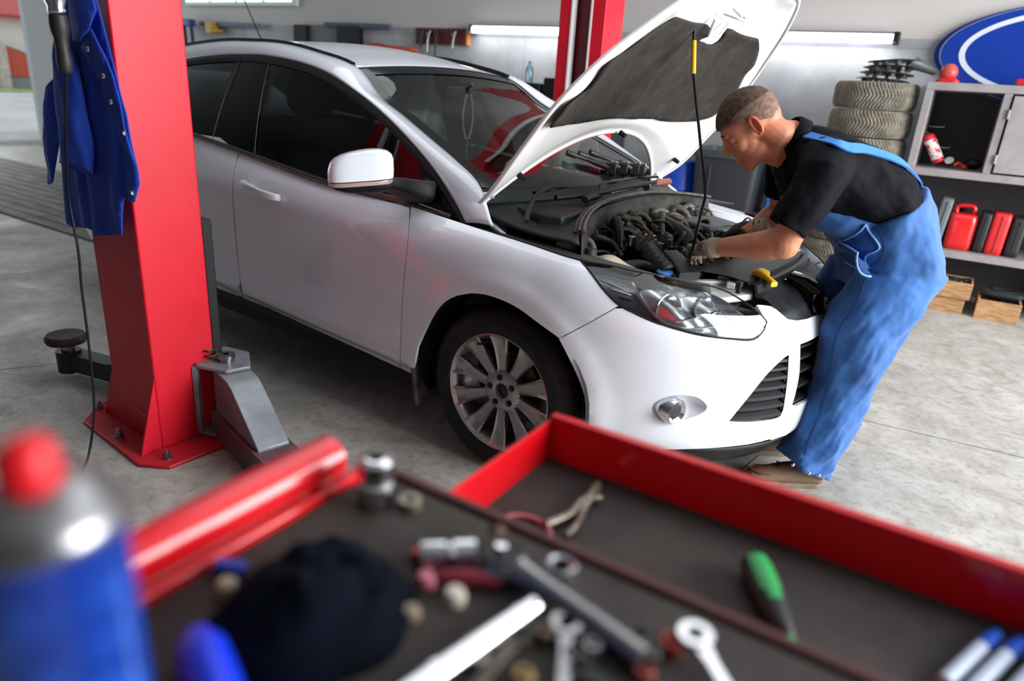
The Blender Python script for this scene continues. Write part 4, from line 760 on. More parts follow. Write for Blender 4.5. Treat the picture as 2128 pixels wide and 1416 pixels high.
# pipework and looms, each run a piece
random.seed(11)
HM = [BLKH, mat('hose_brown', '4b4036', .6), mat('hose_grey', '62605b', .55), BLACKP, DARKM]
for i in range(70):
    x, y = random.uniform(.04, .42), random.uniform(-.42, .42); z = random.uniform(.79, .875); L = random.uniform(.08, .22); a = random.uniform(0, pi)
    pts = [(x, y, z-.03), (x+.35*L*cos(a), y+.35*L*sin(a), z+random.uniform(0, .03)), (x+.7*L*cos(a+.5), y+.7*L*sin(a+.5), z+random.uniform(-.01, .03)), (x+L*cos(a+.2), y+L*sin(a+.2), z-.04)]
    r = random.choice((.005, .007, .009, .012))
    part('hose', MB().tube(crs(pts, 5), r, 8) if i % 4 else corr(pts, r+.003, k=7, d=.0015), HM[i % 5], 50)
for i in range(85):
    x, y = random.uniform(.04, .46), random.uniform(-.40, .40); z = random.uniform(.79, .87)
    m = MB(); q = Matrix.Rotation(random.uniform(0, pi), 3, 'Z') @ Matrix.Rotation(random.uniform(-.5, .5), 3, 'X')
    if i % 3: m.box((x, y, z), (random.uniform(.015, .045), random.uniform(.012, .028), random.uniform(.015, .035)), q.to_4x4())
    else: m.cyl((x, y, z-.02), (x, y, z+.018), random.uniform(.008, .018), n=12)
    part('connector', m, (BLACKP, DARKM, GRIME, STEEL, BLKH, BLACKG, DARKM)[i % 7], 35, bevel=.002)
for i in range(34):
    x, y = random.uniform(.035, .12), random.uniform(-.48, .46); x += .10*(abs(y)/.6)**2.4; z = random.uniform(.87, .925)-.03*(abs(y)/.6)**2; L = random.uniform(.08, .2)*random.choice((-1, 1)); r = random.choice((.006, .009, .012, .016))
    part('hose' if i % 3 else 'wiring_loom', MB().tube(crs([(x, y, z-.08), (x+.01, y+.3*L, z), (x+.04, y+.7*L, z-.005), (x+.08, y+L, z-.07)], 5), r, 8) if i % 4 else corr([(x, y, z-.08), (x+.01, y+.3*L, z), (x+.05, y+.7*L, z-.01), (x+.09, y+L, z-.08)], r+.002, k=7, d=.0015), HM[i % 5], 50)
part('heater_pipe', MB().tube(crs([(.05, -.55, .83), (.06, -.50, .86), (.10, -.47, .86), (.13, -.48, .82), (.12, -.50, .78)], 6), .012, 10), mat('hose_grey'))
# front crossmember and slam panel cover
XM = mat('crossmember_white', 'cfd1d2', .35, coat=.3)
part('lamp_bracket', MB().prism([(.43, -.43), (.47, -.20), (.56, -.14), (.66, -.22), (.70, -.33), (.64, -.47), (.52, -.55), (.44, -.50)], .735, .758), XM, bevel=.006)
part('lamp_bracket', MB().prism([(.43, .43), (.47, .20), (.56, .14), (.66, .22), (.70, .33), (.64, .47), (.52, .55), (.44, .50)], .735, .758), XM, bevel=.006)
part('bracket_rib', MB().box((.53, -.33, .765), (.16, .03, .016), .9).box((.60, -.28, .77), (.03, .12, .02), .3), XM, bevel=.003)
part('buffer_post', MB().cyl((.565, -.14, .755), (.565, -.14, .785), .012).cyl((.565, -.14, .783), (.565, -.14, .798), .024, .022), DARKM, 40)
part('lamp_bolt', MB().cyl((.655, -.36, .755), (.655, -.36, .79), .009).cyl((.655, -.36, .785), (.655, -.36, .80), .012), DARKM, 40)
def slam(a, b):
    y = -.30+.78*a; k = 1-(y/.62)**2*.35; xs = [(.50, .800), (.60, .806), (.685, .800), (.70, .786), (.715, .800), (.735, .800), (.75, .775), (.80, .752), (.85, .72), (.875, .675)]
    s = b*(len(xs)-1); i = min(int(s), len(xs)-2); t = s-i; x = lerp(xs[i][0], xs[i+1][0], t); z = lerp(xs[i][1], xs[i+1][1], t)
    return (x-.16*(y/.6)**2*(.3+.7*b), y+.04*b*(1-a)*-1.6, z-.03*(y/.6)**2)
part('slam_panel_cover', MB().grid(slam, 40, 37), DPL, 30)
part('cover_groove', MB().tube([Vector(slam(a/12, .66))+Vector((0, 0, .004)) for a in range(3, 12)], .007, 8), BLACKG)
part('air_duct', MB().loft([rect_ring(c, (0, 1, 0), (.5, 0, 1), w, h, .3) for c, w, h in (((.74, -.04, .78), .13, .05), ((.80, -.06, .765), .11, .07), ((.86, -.10, .735), .08, .085))]), BLACKG, 40)
part('duct_mouth', MB().lathe([(.030, -.03), (.040, .0), (.044, .008), (.040, .012), (.034, .004), (.031, -.02), (0, -.022)], (.872, -.115, .722), (.85, -.35, .25), 30), mat('mouth_black', '060607', .1, coat=.5), 60)
cl = MB().loft([rect_ring(c, (.5, .87, 0), (0, 0, 1), w, h, .4) for c, w, h in (((.655, -.205, .805), .03, .028), ((.675, -.215, .812), .045, .034), ((.70, -.235, .812), .045, .03), ((.715, -.25, .806), .02, .022), ((.745, -.28, .800), .024, .02), ((.752, -.286, .797), .03, .018))])
part('catch_handle', cl, YEL, 50)
# loose things left on the cowl
for i, (tx, ty, tz, hx, hy, hz, lb) in enumerate(((-.30, -.05, 1.13, -.17, .10, 1.075, 'leftmost'), (-.28, .02, 1.125, -.165, .20, 1.07, 'middle'), (-.27, .10, 1.13, -.155, .30, 1.062, 'third'), (-.24, .33, 1.08, -.155, .36, 1.055, 'rightmost'))):
    c = thing('ignition_coil', lb+' of the four black ignition coils lying at the foot of the windscreen', 'ignition coil', (hx, hy, hz), group='ignition coils on the windscreen')
    t = Vector((tx, ty, tz)); h = Vector((hx, hy, hz))
    MB().tube([h, h.lerp(t, .25), h.lerp(t, .45), h.lerp(t, .75), h.lerp(t, .78), t], [.016, .014, .009, .0085, .013, .0135], 12).obj('coil_boot', mat('boot_rubber', '111112', .5), c, smooth=40)
    m = MB().box(h+Vector((.01, .01, -.005)), (.05, .035, .05), .6); m.obj('coil_head', BLACKP, c, bevel=.005)
    MB().box(h+Vector((.02, .018, .022)), (.03, .024, .012), .6).obj('coil_plate', STEEL, c, bevel=.002)
ht = corr([(-.02, -.33, .985), (-.03, -.27, .99), (-.04, -.20, .99), (-.05, -.15, 1.0), (-.07, -.11, 1.02)], .015, k=6, d=.0012); tag(ht.obj('rubber_hose', BLKH, None, smooth=40), 'short black corrugated hose lying on the cowl in front of the windscreen', 'hose')
rt = thing('ratchet_wrench', 'small ratchet with a worn brown handle lying on the cowl edge', 'ratchet', (-.04, .40, .985))
MB().tube([(-.035, .24, .992), (-.045, .31, .995), (-.05, .36, .998)], [.018, .007, .010], 12).obj('ratchet_head', STEEL, rt, smooth=40)
MB().tube([(-.05, .36, .998), (-.052, .40, 1.0), (-.055, .52, .998), (-.055, .545, .995)], [.012, .016, .017, .010], 12).obj('handle', mat('worn_handle', '6b4a40', .5, col2='8c3a2c', nscale=30), rt, smooth=50)
dr = MB().tube([(-.02, -.12, .996), (-.035, .12, .998)], .0035, 8); tag(dr.obj('thin_rod', STEEL, smooth=60), 'thin bright metal rod lying on the cowl beside the black hose', 'rod')
# ------------------------------------------------------------ the two-post lift
def column(s, name, label, y0):
    # s = +1: open side faces +y (near column); -1: faces -y (far column)
    xa, xb = -1.345, -1.005; H = 3.3; yb, yi = y0, y0+s*.24
    t = thing(name, label, 'lift column', ((xa+xb)/2, (yb+yi)/2, 0), group=None)
    prof = [(xa, yi), (xa, yb), (xb, yb), (xb, yi), (xb-.10, yi), (xb-.10, yi-s*.035), (xb-.012, yi-s*.035), (xb-.012, yb+s*.012), (xa+.012, yb+s*.012), (xa+.012, yi-s*.035), (xa+.10, yi-s*.035), (xa+.10, yi)]
    if s < 0: prof = prof[::-1]
    MB().prism(prof, .012, H).obj('post', RED, t, bevel=.006)
    MB().b2((xa+.06, yb+s*.10, .30), (xb-.06, yb+s*.17, 2.9)).obj('inner_channel', mat('slot_red', '5a0a10', .5), t)
    for x in (xa+.098, xb-.098): MB().b2((x-.006, yi-s*.045, .4), (x+.006, yi+s*.006, 2.9)).obj('cable_cover', mat('cover_white', 'd6d6d6', .5), t)
    return t
c1 = column(1, 'lift_column', 'red steel lift column standing nearest the camera, with a blue jacket hung on it', -1.62)
c2 = column(-1, 'lift_column', 'red steel lift column behind the car roof, its open slotted side facing the camera', 1.62)
REDP = mat('red_worn', 'b01826', .45, col2='6e2a2a', nscale=9, lo=.55, hi=.75)
MB().prism([(-1.56,-1.60),(-1.44,-1.715),(-.96,-1.735),(-.865,-1.67),(-.865,-1.36),(-.93,-1.27),(-1.5,-1.27),(-1.56,-1.34)], .0, .014).obj('base_plate', REDP, c1, bevel=.003)
MB().prism([(-1.56,1.60),(-1.44,1.715),(-.93,1.735),(-.865,1.67),(-.865,1.36),(-.93,1.28),(-1.5,1.28),(-1.56,1.34)][::-1], .0, .014).obj('base_plate', REDP, c2, bevel=.003)
for q in ([(-1.35,-1.60,.014),(-1.49,-1.60,.014),(-1.35,-1.60,.26)], ): pass
def tri(a, b, c, t):
    t = Vector(t); m = MB(); V = [Vector(p)-t/2 for p in (a, b, c)]+[Vector(p)+t/2 for p in (a, b, c)]; m.add(V, [(2,1,0),(3,4,5),(0,1,4,3),(1,2,5,4),(2,0,3,5)]); return m
tri((-1.345,-1.61,.014), (-1.47,-1.61,.014), (-1.345,-1.61,.25), (0,.012,0)).obj('gusset', RED, c1, bevel=.002)
tri((-1.011,-1.62,.014), (-1.011,-1.70,.014), (-1.011,-1.62,.30), (.012,0,0)).obj('gusset', RED, c1, bevel=.002)
MB().b2((-1.20,-1.624,.03),(-1.03,-1.6205,.13)).obj('access_plate', RED, c1, bevel=.002)
for x, y in ((-1.504,-1.621),(-1.212,-1.682),(-.931,-1.642),(-.925,-1.395),(-1.50,-1.33)):
    b = MB().cyl((x,y,.014),(x,y,.018),.020,n=20); b.cyl((x,y,.018),(x,y,.034),.0145,n=6); b.cyl((x,y,.034),(x,y,.048),.008,n=10); b.obj('anchor_bolt', STEEL, c1, smooth=30)
# carriage, arms and pads of the near column
MB().b2((-1.085,-1.378,.30),(-1.015,-1.335,.86)).obj('door_guard', mat('guard_rubber', '101113', .7), c1, bevel=.008)
GP = mat('arm_grey', '7f848a', .42, .25, col2='6a6e73', nscale=6)
BK = mat('arm_black', '26282b', .45, .3)
MB().b2((-1.28,-1.375,.04),(-1.02,-1.34,.34)).obj('carriage', GP, c1, bevel=.005)
yk = MB().prism([(-1.09,-1.36),(-.99,-1.47),(-.86,-1.42),(-.84,-1.33),(-.97,-1.25),(-1.09,-1.28)], .305, .32); yk.obj('arm_yoke', GP, c1, bevel=.004)
MB().prism([(-1.09,-1.36),(-.99,-1.47),(-.86,-1.42),(-.84,-1.33),(-.97,-1.25),(-1.09,-1.28)], .02, .035).obj('arm_yoke', GP, c1, bevel=.004)
MB().prism([(-1.09,-1.37),(-1.0,-1.478),(-.985,-1.468),(-1.075,-1.36)], .03, .31).obj('yoke_side', GP, c1)
pn = MB().cyl((-.945,-1.365,.0),(-.945,-1.365,.335),.026).lathe([(.012,0),(.034,.002),(.034,.016),(.012,.018)], (-.945,-1.365,.332)); pn.obj('arm_pin', STEEL, c1, smooth=40)
spn = MB(); P_ = [(-.985+.022*cos(a*.9), -1.40+.022*sin(a*.9), .325+.003*a) for a in range(14)]; spn.tube(P_, .004, 6); spn.obj('spring', GRIME, c1, smooth=60)
ad = Vector((.52,-.11,0)).normalized(); an = Vector((-ad.y, ad.x, 0))
def ap(l, w, z): p = Vector((-.95,-1.365,0))+ad*l+an*w; return (p.x, p.y, z)
MB().loft([[ap(l,-.075,.02), ap(l,.075,.02), ap(l,.075,.125), ap(l,-.075,.125)] for l in (.0, .62)]).obj('lift_arm', mat('arm_side', '6b6d73', .4, .3, col2='5a3a42', nscale=3), c1, bevel=.005)
wg = MB().loft([[ap(l,-.058,.12), ap(l,.058,.12), ap(l,.058,z), ap(l,-.058,z)] for l, z in ((.02,.305),(.16,.30),(.20,.285),(.42,.135))]); wg.obj('arm_wedge', GP, c1, bevel=.003)
MB().loft([[ap(l,-.055,.035), ap(l,.055,.035), ap(l,.055,.11), ap(l,-.055,.11)] for l in (.62, .78)]).obj('arm_extension', GP, c1, bevel=.004)
# black arm towards the gate
bd_ = Vector((-.42,-.105,0)).normalized(); bn = Vector((-bd_.y, bd_.x, 0))
def bp_(l, w, z): p = Vector((-1.40,-1.40,0))+bd_*l+bn*w; return (p.x, p.y, z)
MB().loft([[bp_(l,-.06,.03), bp_(l,.06,.03), bp_(l,.06,.15), bp_(l,-.06,.15)] for l in (-.05, .26)]).obj('lift_arm', BK, c1, bevel=.006)
MB().loft([[bp_(l,-.045,.05), bp_(l,.045,.05), bp_(l,.045,.13), bp_(l,-.045,.13)] for l in (.24, .56)]).obj('arm_extension', BK, c1, bevel=.006)
pc = Vector((-1.93,-1.55,0)); MB().cyl(pc+Vector((0,0,.04)),pc+Vector((0,0,.14)),.05).obj('pad_socket', BK, c1, smooth=40)
MB().cyl(pc+Vector((0,0,.13)),pc+Vector((0,0,.175)),.028).obj('pad_screw', STEEL, c1, smooth=40)
MB().lathe([(0,.172),(.05,.172),(.078,.178),(.084,.19),(.084,.205),(.076,.216),(0,.212)], (pc.x,pc.y,0), n=36).obj('arm_pad', mat('pad_rubber', '2a221e', .8, col2='443832', nscale=40), c1, smooth=50)
# ------------------------------------------------------------ jacket and inspection lamp on the near column
BLUEC = mat('work_blue', '0a3194', .85, col2='0c3aa4', nscale=3, bump=.12, bscale=420, sheen=.04)
JKT = thing('work_jacket', 'dark blue work jacket with press studs hung on the near red lift column', 'jacket', (-1.15, -1.66, 1.9))
def cloth(name, poly, y, m, par, amp=.02, fr=26, ph=0, thick=.004, du=.02, dv=.03, bul=.0, pull=0):
    P = [(lerp(poly[i-1][0], poly[i][0], k/4), lerp(poly[i-1][1], poly[i][1], k/4)) for i in range(len(poly)) for k in range(4)]; x0 = min(p[0] for p in P); x1 = max(p[0] for p in P); z1 = max(p[1] for p in P); z0 = min(p[1] for p in P)
    def fn(x, z):
        t = (x-x0)/(x1-x0); h = (z1-z)/(z1-z0); f = .7*amp*(.25+.75*h)*(sin(t*fr+ph+3*h)+.5*sin(t*fr*1.9+ph*2-4*h)) + .006*noise.noise(Vector((x*14, z*9, ph)))
        return (x, y-abs(f)*1.0-bul*sin(pi*min(max(t, 0), 1)), z)
    P2, F = cdt(P, (), du, dv); mm = MB().add([fn(*p) for p in P2], F); return mm.obj(name, m, par, smooth=80, solid=thick, off=0)
cloth('back_panel', JK['body'], -1.655, BLUEC, JKT, .018, 15, .4, bul=.02)
cloth('rear_sleeve', JK['sleeve_back'], -1.652, BLUEC, JKT, .012, 9, 1, bul=.03)
sl_ = JK['sleeve']; 
def slv(a, b):
    # tube of the front sleeve: centre line down from the shoulder
    C = [(-1.13,1.44,.030),(-1.125,1.38,.055),(-1.12,1.29,.068),(-1.128,1.20,.078),(-1.138,1.12,.082),(-1.155,1.045,.080)]
    q = spl([(c[0], c[1], c[2]) for c in C], a); th = 2*pi*b; r = q[2]*(1+.08*sin(3*th+a*7)+.05*sin(5*th-a*11)); return (q[0]+SLX+r*cos(th), -1.715+.42*r*sin(th), q[1]+.02*sin(th)*a*-1)
SLX = 0
MB().grid(slv, 24, 33).obj('sleeve', BLUEC, JKT, smooth=80, solid=.004)
cloth('collar', JK['lapel'], -1.69, BLUEC, JKT, .006, 6, 2, bul=.015)
cloth('front_placket', JK['placket'], -1.686, BLUEC, JKT, .004, 5, 1, bul=.006)
for x, z in JK['snaps']: MB().lathe([(.0035,0),(.0035,.002),(.0075,.003),(.0085,.0)], (x, -1.70, z), (0,-1,0), 20).obj('press_stud', CHROME, JKT, smooth=40)
MB().tube([(-1.05,-1.60,1.93),(-1.05,-1.66,1.93),(-1.05,-1.675,1.96)], .006).obj('hanger_loop', STEEL, JKT)
LMP = thing('inspection_lamp', 'hand lamp with black grip and chrome cage hanging in front of the blue jacket', 'lamp', (-.955, -1.80, 1.60))
lx, ly = -.955, -1.785; lv = Vector((-.01, 0, -1)).normalized()
MB().lathe([(.015,1.345),(.019,1.352),(.021,1.38),(.018,1.41),(.0195,1.44),(.024,1.455),(.026,1.475),(.024,1.50),(.012,1.505)], (lx,ly,0), n=24).obj('grip', mat('grip_rubber', '121212', .55, col2='1d1d1c', nscale=30), LMP, smooth=50)
MB().box((lx-.026,ly,1.475),(.018,.014,.022)).obj('switch', BLACKP, LMP, bevel=.003)
MB().lathe([(.022,1.503),(.024,1.512),(.022,1.52),(.036,1.56),(.042,1.60)], (lx,ly,0), n=32).obj('reflector_cup', CHROME, LMP, smooth=60, solid=.0015)
for k in range(6):
    a = 2*pi*k/6; MB().tube(crs([(lx+.042*cos(a),ly+.042*sin(a),1.60),(lx+.046*cos(a),ly+.046*sin(a),1.66),(lx+.035*cos(a),ly+.035*sin(a),1.73),(lx,ly,1.76)],5), .0022, 6).obj('cage_wire', CHROME, LMP, smooth=60)
MB().ell((lx,ly,1.63),(.024,.024,.04)).obj('bulb', mat('bulb_glass'), LMP, smooth=80)
MB().tube([(lx,ly,1.76),(lx-.01,ly+.12,1.80),(lx-.01,-1.62,1.80)], .004).obj('hook', STEEL, LMP)
cd_ = MB().tube(crs([(-.955,-1.785,1.346),(-.99,-1.785,1.25),(-1.05,-1.785,1.06),(-1.084,-1.78,.95),(-1.073,-1.78,.80),(-1.092,-1.78,.659),(-1.106,-1.78,.446),(-1.115,-1.79,.22),(-1.13,-1.82,.05),(-1.08,-1.87,.006),(-.95,-1.96,.006),(-.75,-2.10,.006)],8), .0045, 8)
tag(cd_.obj('power_cord', BLACKP, None, smooth=80), 'thin black cord running down from the hand lamp to the concrete floor', 'cord')
# ------------------------------------------------------------ along the back wall
def wobj(name, label, cat, a, d, z, group=None): t = thing(name, label, cat, W(a, d, z), WY, group); return t
def wp(mb, name, m, par, **k): return mb.obj(name, m, par, local=True, **k)
TUBE = mat('tube_light', 'f4f8ff', .4, emit=5.0)
for a0, a1, lb in ((-5.02, -3.55, 'long white fluorescent tube on the wall left of the far red column'), (-2.15, -.97, 'long white fluorescent tube on the wall above the bin, right of the open hood')):
    t = wobj('tube_lamp', lb, 'light', (a0+a1)/2, 0, 1.92, 'fluorescent tubes on the back wall'); L = (a1-a0)/2
    wp(MB().b2((-L, -.06, .015), (L, 0, .05)), 'fixture', mat('fixture_grey', '4a4c50', .5), t, bevel=.004)
    wp(MB().tube([(-L+.02, -.075, -.0), (L-.02, -.075, -.0)], .034, 14), 'tube', TUBE, t, smooth=60)
    for s in (-1, 1): wp(MB().b2((s*L-.02, -.11, -.04), (s*L+.02, 0, .05)), 'end_cap', BLACKP if a0 > -3 else mat('fixture_grey'), t, bevel=.004)
    q = bpy.data.lights.new('tube_glow', 'AREA'); q.shape = 'RECTANGLE'; q.size = 2*L; q.size_y = .06; q.energy = 7; qo = bpy.data.objects.new('tube_glow', q); COL.objects.link(qo); qo.location = W((a0+a1)/2, .13, 1.90); qo.rotation_euler = (radians(-10), 0, WY)
wn = wobj('window_1', 'w', 'window', -8.83, 0, 2.5); 
for k in ('label', 'category'): del wn[k]
struct(wn); wp(MB().b2((-1.12, -.05, -.36), (1.12, .0, .36)), 'window_frame', mat('frame_white', 'c6cbc8', .5), wn, bevel=.01)
for k in range(4): wp(MB().b2((-1.07+.54*k, -.058, -.31), (-1.07+.54*k+.49, -.051, .31)), 'pane', mat('pane_lit', 'e6fff6', .3, emit=1.3), wn)
# shelf cabinet
SH = mat('shelf_paint', '8d8889', .45, col2='7f7a7c', nscale=5); SHI = mat('shelf_inside', '3d3a3c', .6)
sh_ = wobj('shelf_cabinet', 'grey metal shelf cabinet with open bays and a small door at the right edge', 'cabinet', .0, 0, 0)
a0, a1 = -.655, .75
for x0, x1 in ((a0, a0+.05), (a1-.05, a1)): wp(MB().b2((x0, -.60, 0), (x1, -.02, 1.60)), 'side_panel', SH, sh_, bevel=.003)
wp(MB().b2((a0+.05, -.03, .02), (a1-.05, -.015, 1.58)), 'back_panel', SHI, sh_)
for z0, z1, nm in ((1.552, 1.606, 'top_board'), (.965, 1.018, 'shelf'), (.398, .449, 'shelf')): wp(MB().b2((a0, -.603, z0), (a1, -.02, z1)), nm, SH, sh_, bevel=.003)
wp(MB().b2((-.178, -.60, 1.018), (-.130, -.02, 1.552)), 'divider', SH, sh_, bevel=.003)
dp = wp(MB().b2((-.118, -.612, 1.03), (.69, -.60, 1.54)), 'door', SH, sh_, bevel=.003)
for z in (1.12, 1.42): wp(MB().cyl((-.124, -.612, z-.03), (-.124, -.612, z+.03), .008, n=10), 'hinge', SH, dp, smooth=40)
# wall sign: blue oval with a white ring
sg = wobj('wall_sign', 'large blue oval sign with a white ring, leaning on the wall above the cabinet', 'sign', .35, 0, 1.965)
SB = mat('sign_blue', '0b2f86', .3, coat=.4); SW = mat('sign_white', 'b9c2cc', .4)
def ov(k, y0, y1, dx=0, ka=None):
    n = 96; A = 1.04*k; B = (.354+.02)*(ka or k); r = []
    for y in (y0, y1): r.append([(dx+A*cos(2*pi*i/n), y, B*sin(2*pi*i/n)-.13) for i in range(n)])
    return MB().loft(r)
wp(ov(1.0, -.02, -.05), 'backing', SB, sg, smooth=40); wp(ov(.975, -.05, -.09, .01), 'rim', SW, sg, smooth=40); wp(ov(.965, -.08, -.10, .01), 'panel', SB, sg, smooth=40)
n = 96; rg = MB().loft([[(.01+.885*cos(2*pi*i/n)*s, -y, .325*cos(0)*sin(2*pi*i/n)*s2-.13) for i in range(n)] for s, s2, y in ((1, 1, .099), (1, 1, .104), (.955, .89, .104), (.955, .89, .099))], cap=False); wp(rg, 'white_ring', SW, sg, smooth=40)
# tyres
OLDT = mat('dusty_tyre', '5f5a50', .85, col2='7d776a', nscale=14)
tb = MB(); R = .292; h = .094; nn_ = 84
def tread(i, j, n=360, mrows=18):
    a = 2*pi*i/n; v = -1+2*j/mrows; zz = v*h; r = R-.022*abs(v)**5
    groove = 1 if ((i/n*72+2.2*abs(v)) % 1) < .38 and abs(v) < .93 else 0
    if abs(abs(v)-.05) < .04: groove = 1
    r -= .010*groove; return (r*cos(a), r*sin(a), zz)
V = [tread(i, j) for i in range(360) for j in range(19)]; F = [(i*19+j, ((i+1) % 360)*19+j, ((i+1) % 360)*19+j+1, i*19+j+1) for i in range(360) for j in range(18)]
tb.add(V, F); 
for s in (-1, 1): tb.lathe([(R-.022, s*h), (R-.06, s*(h+.002)), (.20, s*h*.8), (.195, s*h*.7)], n=72)
for k in range(8):
    ord_ = {7: 'topmost dusty tyre of the tall stack beside the cabinet', 6: 'second dusty tyre from the top of the stack beside the cabinet', 5: 'third dusty tyre from the top of the stack beside the cabinet'}.get(k, 'dusty tyre low in the stack beside the cabinet')
    z = .101+.2015*k*.985; loc = W(-.99, .42, z)
    if k == 0: o = tb.obj('tyre', OLDT, smooth=35, local=True); me0 = o.data
    else: o = bpy.data.objects.new('tyre', me0); COL.objects.link(o)
    o.location = loc; o.rotation_euler = (0, 0, k*1.3); tag(o, ord_, 'tyre', 'tyres stacked beside the cabinet')
WM = mat('trim_black', '1c1f1f', .45, .2, col2='2c2b29', nscale=20)
ts_ = ['lowest', 'second lowest', 'second highest', 'topmost']
for k in range(4):
    t = thing('wheel_trim', ts_[k]+' of the four black wheel trims piled on the tyre stack', 'wheel trim', W(-.965+.018*k, .42, 1.60+.044*k), 0, 'wheel trims on the tyres'); t.rotation_euler = (0, .05, k)
    m = MB().lathe([(0, .012), (.10, .014), (.15, .016), (.185, .008), (.188, .003), (.15, .010), (.10, .006), (0, .004)], n=40)
    m.obj('disc', WM, t, smooth=40, local=True)
    for j in range(9):
        a = 2*pi*j/9; MB().box((.13*cos(a), .13*sin(a), -.006), (.03, .022, .022), a).obj('clip', mat('clip_grey', '55534f', .5), t, local=True)
fn_ = thing('funnel', 'dark grey funnel lying with its spout on the red lantern', 'funnel', W(-.72, .45, 1.70), WY)
MB().tube([W(-.79, .45, 1.735), W(-.785, .45, 1.733), W(-.625, .45, 1.675)], [.050, .046, .024], 20).obj('cone', mat('funnel_grey', '43484a', .4), fn_, smooth=40)
rl_ = thing('warning_lamp', 'faded red dome lamp standing on top of the grey cabinet', 'lamp', W(-.54, .45, 1.606), WY)
MB().ell(W(-.545, .45, 1.675), (.058, .058, .062)).obj('dome', mat('dome_red', 'b94a42', .4, col2='a82c2a', nscale=12), rl_, smooth=80)
MB().loft([rect_ring(W(-.54, .45, z), (1, 0, 0), (0, 1, 0), w, w*.8, .3) for z, w in ((1.607, .15), (1.62, .15), (1.645, .09))]).obj('foot', mat('foot_red', 'c01820', .4), rl_, smooth=40)
tr = MB().b2((-.0, 0, 0), (.30, .22, .045)); o = tr.obj('red_tray', mat('tray_red', 'a8141c', .45), bevel=.006, local=True); o.location = W(-.13, .50, 1.608); o.rotation_euler = (0, 0, WY); tag(o, 'flat red tray on top of the cabinet at the right edge', 'tray')
# in the upper bay
ex = thing('fire_extinguisher', 'red and white cylinder leaning in the upper open bay of the cabinet', 'extinguisher', W(-.50, .40, 1.02), 0)
e0 = Vector(W(-.46, .40, 1.055)); e1 = Vector(W(-.58, .40, 1.245)); d_ = (e1-e0)
MB().lathe([(0, 0), (.036, .0), (.040, .006), (.040, d_.length*.9), (.03, d_.length*.97), (.012, d_.length)], e0, d_, 28).obj('body', mat('ext_red', 'cc2030', .35), ex, smooth=40)
MB().lathe([(.0403, .03), (.0403, d_.length*.8)], e0, d_, 28).obj('label_band', mat('ext_label', 'd8d4d0', .5, col2='cc2030', nscale=28, lo=.52, hi=.56), ex, smooth=60)
MB().cyl(e1, e1+d_.normalized()*.02, .010).obj('valve', DARKM, ex)
ga = thing('pressure_gauge', 'small round black gauge with a white dial in the upper cabinet bay', 'gauge', W(-.39, .36, 1.05), 0)
MB().lathe([(.0, 0), (.038, 0), (.038, .02), (.033, .022), (.031, .018), (0, .018)], W(-.395, .36, 1.062), (-.1, -.8, .6), 28).obj('case', BLACKP, ga, smooth=40)
MB().lathe([(0, .019), (.030, .019)], W(-.395, .36, 1.062), (-.1, -.8, .6), 28).obj('dial', mat('dial_white', 'c8ccd0', .4), ga)
cl_ = MB().tube(crs([W(-.36, .42, 1.045), W(-.335, .41, 1.06), W(-.31, .40, 1.045), W(-.28, .42, 1.035)], 5), .012, 8); tag(cl_.obj('orange_clamp', mat('orange_red', 'd8341c', .45), smooth=50), 'small orange red clamp on the shelf beside the gauge', 'clamp')
for i, (a, z, l) in enumerate(((-.56, 1.30, .10), (-.49, 1.155, .10))):
    tag(MB().tube([W(a-.03, .30, z), W(a+l-.03, .30, z+.002), W(a+l-.03, .30, z+.014)], .004).obj('hook', STEEL, smooth=50), ('upper' if i == 0 else 'lower')+' thin metal hook inside the upper cabinet bay', 'hook', 'hooks in the cabinet')
pt = MB(); pt.ell(W(-.24, .3, 1.06), (.06, .05, .04)); pt.tube([W(-.30, .34, 1.04), W(-.2, .3, 1.09)], .012); tag(pt.obj('black_part', BLACKP, smooth=60), 'black machine part in the dark corner of the upper bay', 'part')
# cans and cases on the middle shelf
def jerry(name, label, a, w, h, m, tilt, kind, cat='canister', dep=.24, red=True):
    t = thing(name, label, cat, W(a, .40, .452), WY, 'canisters and cases on the middle shelf'); t.rotation_euler = (0, tilt, WY)
    wp(MB().loft([rect_ring((0, 0, z), (1, 0, 0), (0, 1, 0), w*k, dep*k, .22) for z, k in ((0, .9), (.012, .98), (.05, 1), (h-.05, 1), (h-.012, .96), (h, .86))]), 'body', m, t, smooth=45)
    if kind == 'can':
        wp(MB().tube(crs([(-w*.3, 0, h-.01), (-w*.3, 0, h+.045), (w*.25, 0, h+.05), (w*.3, 0, h-.01)], 5), .016, 10), 'handle', m, t, smooth=50); wp(MB().cyl((-w*.1, .07, h-.01), (-w*.1, .07, h+.06), .022, n=14), 'cap', BLACKP, t, smooth=40)
    else: wp(MB().tube([(0, -dep/2-.001, .02), (0, -dep/2-.001, h-.02)], .003), 'seam', mat('seam_dark', '3a1416', .6) if red else DARKM, t)
    return t
CR = mat('can_red', 'c81c1e', .3, coat=.3); CD = mat('case_dark', '1c1e20', .5); 
jerry('jerry_can', 'glossy red plastic fuel can with a handle on the middle shelf', -.205, .18, .26, CR, .0, 'can')
jerry('tool_case', 'upright red plastic case right of the red fuel can', .022, .115, .30, mat('case_red', 'c42226', .45), .02, 'case')
jerry('tool_case', 'black case between the red fuel can and the red case', -.072, .065, .29, CD, .02, 'case', red=False)
jerry('tool_case', 'black case standing right of the red case at the picture edge', .135, .09, .28, CD, .02, 'case', red=False)
jerry('tool_case', 'tall grey case standing left of the red fuel can', -.355, .08, .36, mat('case_grey', '5d6265', .5), .06, 'case', red=False)
jerry('tool_case', 'low dark red and grey case nearest the cabinet side panel', -.47, .08, .30, mat('case_wine', '4a3b3e', .5), .06, 'case', red=False)
